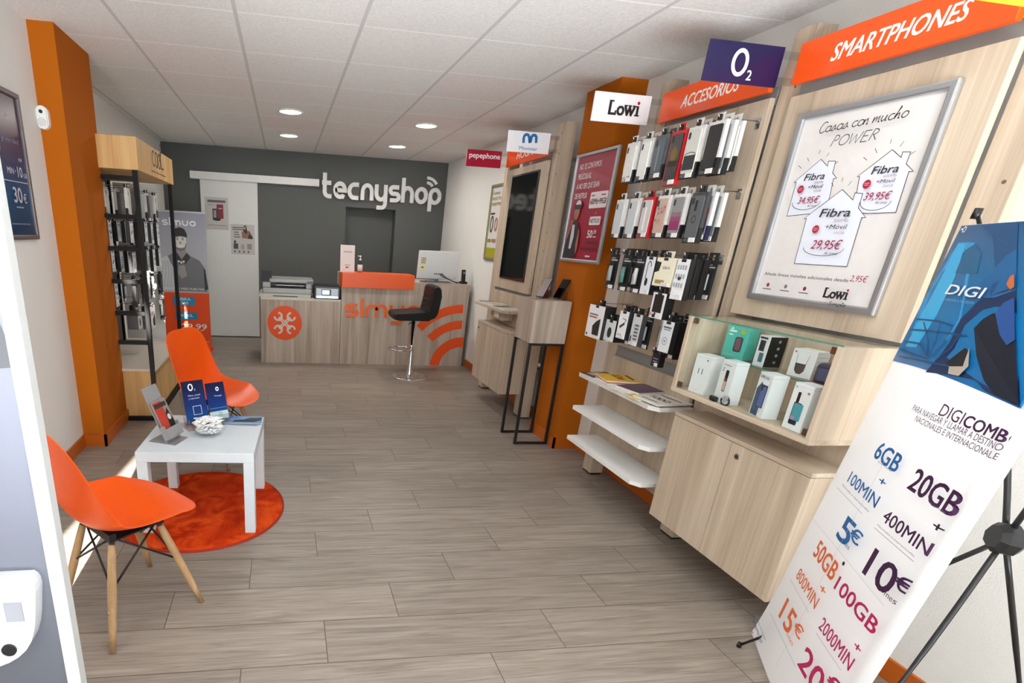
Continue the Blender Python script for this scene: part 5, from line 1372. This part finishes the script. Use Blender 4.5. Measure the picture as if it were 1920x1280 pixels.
leaflet(-.545, 2.575, hr, 24, -.016, .0225, .106, .19, .010, M('#8d8580', .4), 'red and black leaflet in the grey plastic holder', dred)
BLG = gradient('navy_to_sky_print', [(0, '#5f8da8'), (.22, '#0f4a86'), (.55, '#0a2a6e'), (1, '#060f38')], 2, 0, .2, .55, .2)
hb = math.radians(32)
holder(-.405, 2.802, hb, 'clear acrylic leaflet holder behind the glass bowl', .262, .20, 16, ACRYL)
def do2(b, w, h):
    b.rect(-w * .495, .002, w * .495, h * .995, BLG)
    b.line(arc(-w * .12, h * .85, .011, .016, 0, 360, 20), .006, '#eef2f6'); b.text('2', w * .04, h * .765, .010, '#eef2f6')
    b.text('Fibra, móvil', -w * .28, h * .64, .009, '#c5d6ea', w * .55); b.text('y televisión', -w * .28, h * .57, .009, '#c5d6ea', w * .5); b.line([(-w * .15, h * .2), (-w * .15, h * .40), (w * .22, h * .40), (w * .22, h * .2)], .0025, '#cfe0ec', True)
def do3(b, w, h):
    b.line(arc(w * .1, h * .82, .007, .009, 0, 360, 16), .005, '#e6edf4'); b.text('Prepago', -w * .1, h * .62, .008, '#c5d6ea', w * .4); b.rect(-w * .45, h * .30, w * .45, h * .315, '#4f8ab8'); b.rect(-w * .5, 0, w * .5, h * .22, '#b9cdd2'); b.line([(w * .0, h * .1), (w * .0, h * .18), (w * .14, h * .18), (w * .14, h * .1)], .002, '#33506b', True)
leaflet(-.452, 2.772, hb, 16, -.008, .0225, .118, .225, .006, BLG, 'taller navy leaflet with a white ring and small two behind the bowl', do2)
leaflet(-.350, 2.836, hb, 16, -.010, .0225, .105, .200, .006, BLG, 'shorter navy leaflet with a pale foot behind the bowl', do3)
# bowl of sweets
BX, BY = -.385, 2.655
t = thing('glass_bowl', 'round clear glass bowl full of white sweets on the low table', 'bowl', (BX, BY, ZT))
MB().lathe((BX, BY, ZT), [(0, 0), (.045, .001), (.075, .018), (.092, .045), (.096, .07), (.0945, .088)], GLASS, 40).build('bowl', t)
mb = MB(); rnd = random.Random(4)
SWM = [M('#fbfbfb', .5), M('#f0f0f4', .5), M('#f3ecef', .5), M('#d5d7de', .5)]
RADI = [(0, 0), (.004, .044), (.018, .072), (.045, .089), (.07, .093), (.2, .093)]
def rad(z):
    for (z0, r0), (z1, r1) in zip(RADI, RADI[1:]):
        if z <= z1: return r0 + (r1 - r0) * (z - z0) / (z1 - z0)
for k in range(240):
    z = rnd.uniform(.014, .092)
    q = rnd.uniform(0, 2 * PI); r_ = max(rad(z - .009) - .024, .004) * math.sqrt(rnd.uniform(.1, 1))
    if z > .075: r_ *= (.105 - z) / .03 * .9
    mx = Matrix.Translation((BX + r_ * math.cos(q), BY + r_ * math.sin(q), ZT + z)) @ Matrix.Rotation(rnd.uniform(0, 6), 4, 'Z') @ Matrix.Rotation(rnd.uniform(-.3, .3), 4, 'X')
    mb.box((-.013, -.005, -.004), (.013, .005, .004), rnd.choice(SWM), .002, mx, 1)
    mb.box((-.021, -.006, -.0008), (-.012, .006, .0008), SWM[0], 0, mx).box((.012, -.006, -.0008), (.021, .006, .0008), SWM[0], 0, mx)
o = mb.build('wrapped_sweets', None, None, (BX, BY, ZT)); tag(o, 'white wrapped sweets heaped in the glass bowl', 'sweets', None, 'stuff')
# glossy leaflets lying at the corner
def flyer(x, y, z, rz, col, lab, deco):
    t = thing('flyer', lab, 'flyer', (x, y, z), rz, 'flyers lying on the low table')
    o = Vector(t.location)
    box1('paper', o + Vector((-.10, -.07, 0)), o + Vector((.10, .07, .0012)), M(col, .2), t)
    b = Art(Plane(o + Vector((0, 0, .0012)), (1, 0, 0), (0, 1, 0))); deco(b); b.build('print', t)
flyer(-.235, 2.86, ZT, -.10, '#b9c3cc', 'pale flyer at the bottom of the pair on the table corner', lambda b: b.rect(-.09, -.06, .09, -.04, '#5d6770'))
flyer(-.225, 2.875, ZT + .0018, -.04, '#7fa6d8', 'sky blue flyer with a dark car picture on the table corner', lambda b: (b.rect(-.1, .02, -.02, .07, '#4f7fc0'), b.poly([(-.06, -.03), (-.05, .0), (.0, .01), (.03, .04), (.095, .045), (.095, .0), (.06, -.03)], '#17181b'), b.poly([(.01, .012), (.03, .034), (.08, .036), (.08, .012)], '#3a3c40'), b.rect(-.1, -.07, .1, -.045, '#8fa4b5')))

# ================================================================ black display rack
t = thing('display_rack', 'black steel and oak accessory rack standing past the left orange pillar', 'display rack', (-1.26, 4.77, 0))
ax0, ax1, ay0, ay1, at = -1.535, -.985, 4.165, 5.38, 1.99
PB = M('#080808', .55, spec=.25)
for x in (ax0, ax1 - .032):
    for y in (ay0, ay1 - .032): box1('upright', (x, y, 0), (x + .032, y + .032, at - .2), PB, t, .002)
box1('header_box', (ax0 - .0, ay0 - .012, at - .2), (ax1 + .012, ay1 + .01, at), WOOD_W, t, .003)
MB().box((ax0 + .033, ay0 + .0, 0), (ax1 - .033, ay0 + .03, .03), PB).box((ax1 - .03, ay0 + .033, .0), (ax1, ay1 - .033, .03), PB).box((ax0, ay0 + .033, 0), (ax0 + .03, ay1 - .033, .03), PB).build('bottom_rail', t)
box1('base_cabinet', (ax0 + .034, ay0 + .034, .03), (ax1 - .034, ay1 - .034, .392), WOOD_W, t, .002)
box1('base_shelf', (ax0 + .034, ay0 + .02, .392), (ax1 + .005, ay1 + .1, .41), M('#d6cdbf', .35), t, .002)
box1('back_panel', (ax0 + .004, ay0 + .033, .41), (ax0 + .014, ay1 - .033, at - .2), M('#6f6c69', .6), t)
box1('end_panel', (ax0 + .05, ay1 - .012, .42), (-1.13, ay1 - .004, at - .21), M('#e6e6e4', .4), t)
for z in (.618, .833, 1.059, 1.283, 1.495, 1.74): box1('side_bar', (ax0 + .033, ay0 + .004, z - .018), (ax1 - .033, ay0 + .024, z + .012), PB, t, .002)
for z in (.618, .833, 1.059, 1.283, 1.495): box1('back_bar', (ax0 + .0145, ay0 + .04, z + .10), (ax0 + .028, ay1 - .04, z + .13), PB, t)
a = Art(face_px(ax1 + .012), .001)
def cool(a, u, v, k, m):
    for i, c in enumerate('coo'): a.line([(u + x, v + z) for x, z in (arc(.055 * k + i * .115 * k, .06 * k, .05 * k, .06 * k, *((45, 315) if c == 'c' else (0, 360)), 18))], .016 * k, m)
    a.line([(u + .30 * k, v + .06 * k), (u + .36 * k, v + .12 * k)] + [(u + x, v + z) for x, z in arc(.365 * k, .17 * k, .022 * k, .04 * k, -20, 180, 10)] + [(u + .345 * k, v + .06 * k), (u + .37 * k, v + .005 * k), (u + .42 * k, v + .01 * k)], .016 * k, m)
    a.ell(u + .45 * k, v + .01 * k, .012 * k, .012 * k, m, 10)
cool(a, 4.60, 1.865, .85, '#231d17'); a.rect(4.55, 1.823, 5.05, 1.829, '#5a4630'); a.build('logo', t)
t_rack = t
RK = [(1.70, ['white', 'pale', 'black', 'half']), (1.478, ['tube', 'icons', 'dial', 'strip', 'icons']), (1.266, ['dial', 'tube', 'strip', 'icons', 'dial']), (1.042, ['slim', 'icons', 'mono', 'slim']), (.815, ['cube', 'bottle', 'slim'])]
RN = ['top', 'second', 'third', 'fourth', 'lowest']
for r_, (z, st) in enumerate(RK):
    n = len(st)
    for k, s in enumerate(st):
        y = 4.40 + (.88 / max(n - 1, 1)) * k
        hook(ax0 + .03, y, z, PI, 'peg hook on the black rack, %s row, %s from the pillar' % (RN[r_], ORD[k]), 'peg hooks of the black rack', 2.0)
        s2 = st[(k + 1) % n]
        if s2 not in ('bottle', 'cube'): hang(s2, ax0 + .27, y, z - .0005, PI, '%s on black rack, behind, %s row, %s from pillar' % (STY[s2][1], RN[r_], ORD[k]), 'packs on the black rack')
        hang(s, ax0 + .03 + .39, y, z - .0005, PI, '%s on the black rack, %s row, %s from pillar' % (STY[s][1], RN[r_], ORD[k]), 'packs on the black rack')

# ================================================================ roll-up banner at the back
t = thing('roll_up_banner', 'grey and orange roll-up banner of a smiling man in a beanie by the sliding door', 'banner', (-1.20, 6.85, 0))
bx0, bx1, bY = -1.50, -.905, 6.85
box1('base_case', (bx0 - .01, bY - .03, 0), (bx1 + .015, bY + .06, .05), M('#d8480c', .4), t, .008)
box1('fabric', (bx0, bY, .05), (bx1, bY + .004, 1.60), M('#dfdfe2', .5), t)
box1('top_rail', (bx0 - .005, bY - .006, 1.595), (bx1 + .005, bY + .012, 1.615), ALU, t, .003)
MB().cyl((-1.2, bY + .04, .05), (-1.2, bY + .015, 1.6), .01, ALU).build('support_pole', t)
a = Art(face_my(bY))
def B(x, y): return a.P.px(150 + .344 * x, 240 + .344 * y)
GRD = gradient('pale_grey_print', [(0, '#b6b8bd'), (.5, '#a8aab2'), (1, '#8d90a0')], 2, .6, 1.6, .5)
a.rect(bx0, .70, bx1, 1.595, GRD); a.rect(bx0, .05, bx1, .70, '#e0480c')
k_ = .0
uu = -1.395
for c in 'simuo':
    for path in glyph(c)[0]: a.line([(uu + x * .072, 1.455 + y * .058) for x, y in path], .014, '#e8e8ec')
    uu += (glyph(c)[1] + .18) * .072
# the printed man: grey sweater, collar, smiling face, dark beanie
a.poly([(-1.50, .72), (-1.50, 1.02), (-1.43, 1.09), (-1.33, 1.13), (-1.27, 1.17), (-1.15, 1.17), (-1.09, 1.12), (-1.0, 1.08), (-.945, 1.0), (-.93, .86), (-.925, .72)], '#6d7077')
a.poly([(-1.50, .72), (-1.50, 1.02), (-1.43, 1.09), (-1.36, 1.12), (-1.30, .98), (-1.28, .72)], '#c3c9cf')
for q in range(5): a.line([(-1.49 + .035 * q, .76), (-1.46 + .035 * q, .95), (-1.42 + .02 * q, 1.06)], .006, '#9aa3ab')
a.poly([(-1.26, 1.13), (-1.27, 1.24), (-1.15, 1.24), (-1.14, 1.13), (-1.20, 1.07)], '#8d8c8e')
a.ell(-1.205, 1.285, .070, .098, '#cfccc9', 28)
a.poly([(-1.275, 1.27)] + arc(-1.205, 1.255, .07, .075, 195, 345, 12) + [(-1.137, 1.275), (-1.155, 1.222), (-1.18, 1.21), (-1.23, 1.21), (-1.255, 1.222)], '#6a686a')
a.poly(arc(-1.203, 1.238, .032, .016, 180, 360, 8), '#e6e5e4'); a.ell(-1.204, 1.268, .011, .014, '#8b8886', 10)
for sx in (-1, 1): a.ell(-1.205 + .03 * sx, 1.305, .010, .006, '#2b2a2c', 10); a.rect(-1.205 + .03 * sx - .016, 1.318, -1.205 + .03 * sx + .016, 1.324, '#2b2a2c')
a.poly([(-1.285, 1.325), (-1.283, 1.37), (-1.26, 1.42), (-1.20, 1.44), (-1.15, 1.42), (-1.125, 1.37), (-1.123, 1.33), (-1.20, 1.34)], '#1f1f22')
a.poly([(-1.28, 1.13), (-1.25, 1.16), (-1.20, 1.08), (-1.23, 1.03)], '#2d2e33'); a.poly([(-1.14, 1.16), (-1.10, 1.11), (-1.16, 1.03), (-1.20, 1.08)], '#2d2e33')
for q in range(3): a.ell(-1.205 + .028 * (q - 1), 1.06 - .01 * (q % 2), .012, .012, '#e3e3e5', 12)
a.poly([(-1.24, 1.01), (-1.17, 1.02), (-1.15, .90), (-1.21, .86), (-1.25, .92)], '#9b9895')
a.poly([(-.955, .99), (-.935, .98), (-.91, .75), (-.95, .74)], '#2a2b30')
a.text('TÚ LO DAS MÁS VUELTAS', -1.46, .735, .026, '#ecebeb', .50, .012)
CB = '#1c86b6'
a.rrect(-1.33, .555, -1.075, .655, .008, CB); a.text('FIBRA', -1.275, .61, .034, '#e6eef2', .15, .015); a.text('500', -1.235, .565, .032, '#e6eef2', .08, .015)
a.text('+', -1.21, .505, .03, '#f0e6e0')
a.rrect(-1.31, .385, -1.055, .47, .008, CB); a.text('MÓVIL', -1.265, .415, .034, '#e6eef2', .16, .015)
a.text('29,99', -1.25, .265, .07, '#f3e9e2', .30, .02); a.rect(-1.03, .25, -.99, .258, '#f3e9e2'); a.rect(-1.02, .11, -.93, .116, '#f3c9b2')
a.build('print', t)

# ================================================================ foreground totem
t = thing('display_totem', 'white edged grey display board at the entrance carrying an alarm camera', 'display board', (-.62, 1.0, 0))
fx0, fx1, fy = -.80, -.4515, 1.0
TG_ = gradient('grey_fade_print', [(0, '#44474d'), (.45, '#5c5f68'), (.8, '#767989'), (1, '#828496')], 2, 0, 1.5, .4)
TWH = M('#bfc1c1', .45)
MB().box((fx0, fy, .03), (fx0 + .028, fy + .03, 1.95), TWH, .002).box((fx1 - .028, fy, .03), (fx1, fy + .03, 1.95), TWH, .002).box((fx0 + .028, fy, .03), (fx1 - .028, fy + .03, .06), TWH).box((fx0 + .028, fy, 1.92), (fx1 - .028, fy + .03, 1.95), TWH).build('frame', t)
box1('grey_sheet', (fx0 + .027, fy + .006, .05), (fx1 - .027, fy + .016, 1.93), TG_, t)
box1('foot_plate', (fx0 - .02, fy - .10, 0), (fx1, fy + .14, .03), TWH, t, .004)
a = Art(face_my(fy + .006), .0005)
a.px([(-60, 500), (0, 606), (35, 688), (-60, 695)], '#4e5054'); a.build('print', t)
# alarm camera fixed on the board
t = thing('alarm_camera', 'white alarm camera with a black lens on the grey board by the entrance', 'camera', (-.59, 1.0, .65))
yc = fy + .0055
yh = yc - .035
def Q(x, y): p = on_y(x, y, yh); return (p.x, p.z)
c0 = Q(50, 1087); c1 = Q(66, 1110)
outl = [(-.765, c0[1] - .004), (c0[0], c0[1])] + [Q(58, 1092), Q(63, 1099)] + [Q(*q) for q in ((66, 1110), (66, 1160), (64, 1182), (59, 1202), (49, 1219), (35, 1232), (18, 1242), (0, 1249), (-30, 1258))] + [(-.72, Q(0, 1260)[1]), (-.76, Q(0, 1225)[1])]
MB().prism(outl, (0, yc, 0), (1, 0, 0), (0, 0, 1), .035, M('#cfd0d3', .3)).build('housing', t)
w0, w1 = Q(2, 1165), Q(52, 1128)
MB().box((w0[0], yh - .001, w0[1] - .012), (w1[0], yh + .004, w1[1] + .012), M('#a9aab0', .35), .004).box((w0[0] + .012, yh - .003, w0[1]), (w1[0] - .012, yh, w1[1]), M('#8f9098', .3), .002).build('sensor_window', t)
lx, lz = Q(15, 1221); MB().cyl((lx + .004, yh + .001, lz + .005), (lx + .004, yh - .004, lz + .005), .0145, M('#1b1c20', .2)).build('lens', t)
dx, dz = Q(-4, 1118); MB().cyl((dx, yh + .001, dz), (dx, yh - .006, dz), .012, M('#d4d2c8', .3)).build('button', t)

# ================================================================ blue and white X-stand banner in front
B0 = Vector((1.813, 1.449, .06)); T0 = Vector((1.91, 1.365, 1.565))
HD = Vector((-.5, -.8660254, 0)); UPV = (T0 - B0); UPV -= HD * UPV.dot(HD); HB = UPV.length; UPV.normalize()
BW = .61
t = thing('x_stand_banner', 'tall blue and white tariff banner on a black x-stand by the entrance', 'banner', (1.75, 1.1, 0))
pl = Plane(B0, HD, UPV); NB = pl.N
if NB.dot(CAM_P - B0) < 0: pass
def bulge(u, v, h=0.0):
    q = max(0, 1 - v / (HB * .16)); s_ = abs(2 * u / BW - 1) ** 3
    uu = u + (-.022 if u < BW / 2 else .022) * q * q * s_
    f = math.sin(PI * u / BW) * (.008 + .01 * math.sin(PI * v / HB))
    c_ = max(0, u - (BW - .03)) / .03; f -= .022 * c_ * c_; uu -= .008 * c_ * c_
    return B0 + HD * uu + UPV * v + NB * (f + h)
rows = [[bulge(BW * i / 40, HB * j / 48) for i in range(41)] for j in range(49)]
mb = MB(); mb.grid(rows, sheet_mat()); fb = mb.build('banner_sheet', t)
a = Art(pl, .0022); a.fmap = bulge; a.umax = BW - .012
def dense(pts, n=6):
    out = []
    for p, q in zip(pts, pts[1:] + pts[:1]): out += [(p[0] + (q[0] - p[0]) * i / n, p[1] + (q[1] - p[1]) * i / n) for i in range(n)]
    return out
DB = gradient('deep_blue_print', [(0, '#0b3f74'), (.25, '#1670b4'), (.6, '#1277b5'), (1, '#0d4f80')], 2, .95, 1.58, .25)
pb = a.P.px
def strip(m, u0, u1, v0, v1f, n=16):
    """printed block with a curved lower edge"""
    for i in range(n):
        ua, ub = u0 + (u1 - u0) * i / n, u0 + (u1 - u0) * (i + 1) / n
        vs = [(ua, v0(ua)), (ub, v0(ub)), (ub, v1f(ub)), (ua, v1f(ua))]
        k = 5
        for j in range(k):
            f0, f1 = j / k, (j + 1) / k
            a.poly([(ua, vs[0][1] + (vs[3][1] - vs[0][1]) * f0), (ub, vs[1][1] + (vs[2][1] - vs[1][1]) * f0), (ub, vs[1][1] + (vs[2][1] - vs[1][1]) * f1), (ua, vs[0][1] + (vs[3][1] - vs[0][1]) * f1)], m, False)
    a.up()
e0 = pb(1682, 679); e1 = pb(1920, 768)
def low(u): f = u / max(e1[0], .05); return e0[1] + (e1[1] - e0[1]) * f - .012 * math.sin(PI * min(f, 1)) * -1
strip(DB, .0, BW - .003, low, lambda u: HB - .001)
def blk(pts, m): a.poly([pb(*q) for q in pts], m)
LBL = '#2f9ad6'; MBL = '#0f5f98'; NV = '#0a2c58'
blk([(1801, 455), (1835, 455), (1815, 600), (1790, 640), (1712, 625), (1735, 560)], LBL)
blk([(1800, 457), (1768, 522), (1735, 585), (1702, 650), (1726, 652), (1766, 590), (1798, 520), (1816, 457)], '#3db1e8')
blk([(1835, 458), (1850, 475), (1842, 515), (1798, 513), (1815, 470)], '#1a5f8a')
blk([(1845, 425), (1872, 445), (1878, 500), (1870, 560), (1920, 470), (1920, 418)], '#0d4a7c')
blk([(1795, 645), (1815, 600), (1850, 565), (1900, 545), (1920, 540), (1920, 765), (1860, 735), (1845, 715), (1800, 706), (1750, 700), (1780, 665)], NV)
blk([(1828, 560), (1900, 480), (1920, 468), (1920, 545), (1880, 560)], MBL)
for q in ([(1720, 598), (1770, 603), (1800, 612)], [(1712, 618), (1760, 622), (1830, 632)], [(1700, 640), (1735, 645), (1750, 668)], [(1740, 605), (1752, 640), (1752, 670)], [(1775, 605), (1768, 640), (1755, 672)], [(1800, 615), (1785, 645), (1760, 672)], [(1820, 625), (1800, 655), (1770, 678)], [(1695, 655), (1730, 668), (1755, 675)], [(1690, 668), (1740, 678), (1800, 690)]):
    a.line([pb(*p) for p in q], .004, '#0e4d80')
blk([(1845, 618), (1862, 600), (1880, 590), (1920, 585), (1920, 760), (1880, 742), (1862, 715), (1850, 670)], '#0a1428')
blk([(1885, 590), (1900, 570), (1920, 560), (1920, 640), (1905, 650), (1893, 630)], '#1d4f96'); blk([(1905, 535), (1912, 520), (1920, 516), (1920, 540), (1912, 545)], '#c46a3c')
blk([(1800, 690), (1832, 672), (1838, 655), (1836, 690), (1818, 708), (1798, 704)], '#b9aea2'); blk([(1795, 682), (1830, 655), (1836, 660), (1826, 690), (1800, 690)], '#101722')
a.ptext('DIGI', (1784, 552), (1856, 562), (1790, 533), '#eef2f5', .03, .22); a.ptext('ACÉRCATE A TU GENTE', (1781, 564), (1846, 571), (1782, 560), '#6fa3c6', .01)
(hu, hv) = pb(1818, 431); a.line(arc(hu, hv, .007, .007, 0, 360, 14), .003, '#d6d8da')
# white price area
PU, BLU, ORG, MAG = '#3a1240', '#1764a6', '#df6a35', '#b31456'
def Zt(s, x0, y0, x1, y1, tx, ty, m, bold=0.0):
    z = lambda x, y: (1380 + .5 * x, 640 + .5 * y)
    a.ptext(s, z(x0, y0), z(x1, y1), z(tx, ty), m, bold)
Zt('DIGI', 803, 283, 882, 318, 822, 236, PU); Zt('COMBO', 888, 322, 1068, 402, 905, 276, PU, .035)
Zt('PARA NAVEGAR Y LLAMAR A DESTINOS', 704, 266, 1016, 425, 712, 242, '#4d3a56'); Zt('NACIONALES E INTERNACIONALES', 716, 306, 1000, 455, 726, 284, '#4d3a56')
Zt('6GB', 556, 440, 655, 486, 585, 376, BLU, .03); Zt('Acumulables', 578, 462, 632, 497, 580, 455, '#6f7f96')
Zt('+', 580, 540, 606, 552, 592, 512, BLU, .04)
Zt('100MIN', 452, 532, 572, 632, 474, 492, BLU, .015); Zt('Nacionales e internacionales', 432, 547, 548, 650, 436, 540, '#6f7f96')
Zt('5', 418, 740, 466, 770, 452, 642, BLU, .03); Zt('€', 470, 745, 515, 765, 482, 690, BLU, .03); Zt('/mes', 440, 760, 474, 790, 446, 742, BLU)
Zt('50GB', 326, 808, 416, 892, 352, 742, ORG, .03); Zt('+', 356, 942, 382, 954, 368, 914, ORG, .04)
Zt('800MIN', 258, 892, 338, 1018, 280, 856, ORG, .012)
Zt('15', 192, 1038, 245, 1090, 228, 962, ORG, .03); Zt('€', 255, 1090, 290, 1115, 266, 1040, ORG, .03); Zt('/mes', 228, 1112, 256, 1148, 234, 1094, ORG)
Zt('20GB', 700, 562, 866, 640, 748, 484, PU, .03); Zt('Acumulables', 776, 618, 830, 650, 778, 610, '#7d6f86'); Zt('+', 778, 712, 810, 724, 792, 676, PU, .04)
Zt('400MIN', 606, 684, 760, 802, 634, 642, PU, .015); Zt('Nacionales e internacionales', 590, 705, 720, 812, 593, 697, '#7d6f86')
Zt('10', 530, 880, 630, 936, 578, 776, PU, .03); Zt('€', 636, 925, 690, 950, 652, 866, PU, .03); Zt('/mes', 596, 955, 640, 990, 604, 932, PU)
Zt('100GB', 424, 940, 568, 1092, 452, 894, MAG, .03); Zt('2000MIN', 362, 1088, 474, 1232, 386, 1044, MAG, .012); Zt('+', 486, 1160, 512, 1172, 498, 1130, MAG, .04)
Zt('20', 280, 1226, 372, 1300, 322, 1150, MAG, .03); Zt('€', 380, 1300, 430, 1330, 396, 1230, MAG, .03)
(du, dv) = pb(1614, 1065); a.ell(du, dv, .0065, .0065, '#141414', 16)
z = lambda x, y: pb(1380 + .5 * x, 640 + .5 * y)
for p, q, m in (((432, 560), (540, 668), '#8fa6c4'), ((588, 715), (716, 848), '#8b7f93'), ((250, 905), (330, 1035), '#d9a58d'), ((172, 1035), (268, 1250), '#7f9fc4'), ((358, 1110), (440, 1255), '#c995ab')):
    a.line([z(*p), (z(*q)[0], z(*p)[1])], .0015, m)
a.line([(BW * .5, z(680, 470)[1]), (BW * .5, .10)], .0012, '#c4c2c8'); a.line([(.03, z(360, 712)[1]), (BW - .03, z(360, 712)[1])], .0012, '#c4c2c8')
a.text('Para más información', .03, .10, .010, '#7f93b8', .14); a.text('pregunta aquí', .03, .075, .016, '#2f5aa0', .13, .01)
a.build('print', t)
box1('grommet', (0, 0, 0), (.001, .001, .001), BLACK, t) if False else None
HUB = on_x(1885, 1010, 1.80)
XB = M('#111112', .35)
mb = MB(); q = NB.to_track_quat('Z', 'Y').to_matrix()
mb.lathe((0, 0, 0), [(0, -.025), (.03, -.025), (.042, -.012), (.042, .012), (.03, .025), (0, .025)], XB, 8, False)
for v in mb.bm.verts: v.co = HUB + q @ v.co
mb.build('hub', t)
TL, TR, BL_, BR_ = bulge(.012, HB - .012), bulge(BW - .012, HB - .012), bulge(.012, .012), bulge(BW - .012, .012)
footL = on_z(1386, 1209, .008); footR = Vector((BR_.x - .02, BR_.y - .03, .008)); rear2 = Vector((2.15, .80, .008))
def arm(a_, b_, bend=None):
    n = 8; pts = []
    for i in range(n + 1):
        f = i / n; p = a_.lerp(b_, f)
        if bend is not None: p = p + bend * math.sin(PI * f)
        pts.append(p)
    return MB().tube(pts, [.0065 if i < 4 else .005 for i in range(n + 1)], XB, 8)
for p in (TL + UPV * .045 + NB * -.012, TR + UPV * .045 - NB * .012):
    arm(HUB, p, -NB * .03).build('arm', t)
for p in (footL, footR): arm(HUB, p, -NB * .01).build('leg', t)
arm(HUB, rear2).build('rear_leg', t)
for p in (footL, footR, rear2): MB().cyl(Vector((p.x, p.y, 0)), Vector((p.x, p.y, .02)), .009, XB, .007, 10).build('foot_cap', t)
MB().cyl(TL + UPV * .03 - NB * .012, TL + UPV * .058 - NB * .012, .0095, XB).build('arm_cap', t)
for p in (TL, TR, BL_, BR_): MB().tube([p + NB * .004, p - NB * .012, p - NB * .012 + UPV * .012], .003, CHROME, 6).build('hook', t)
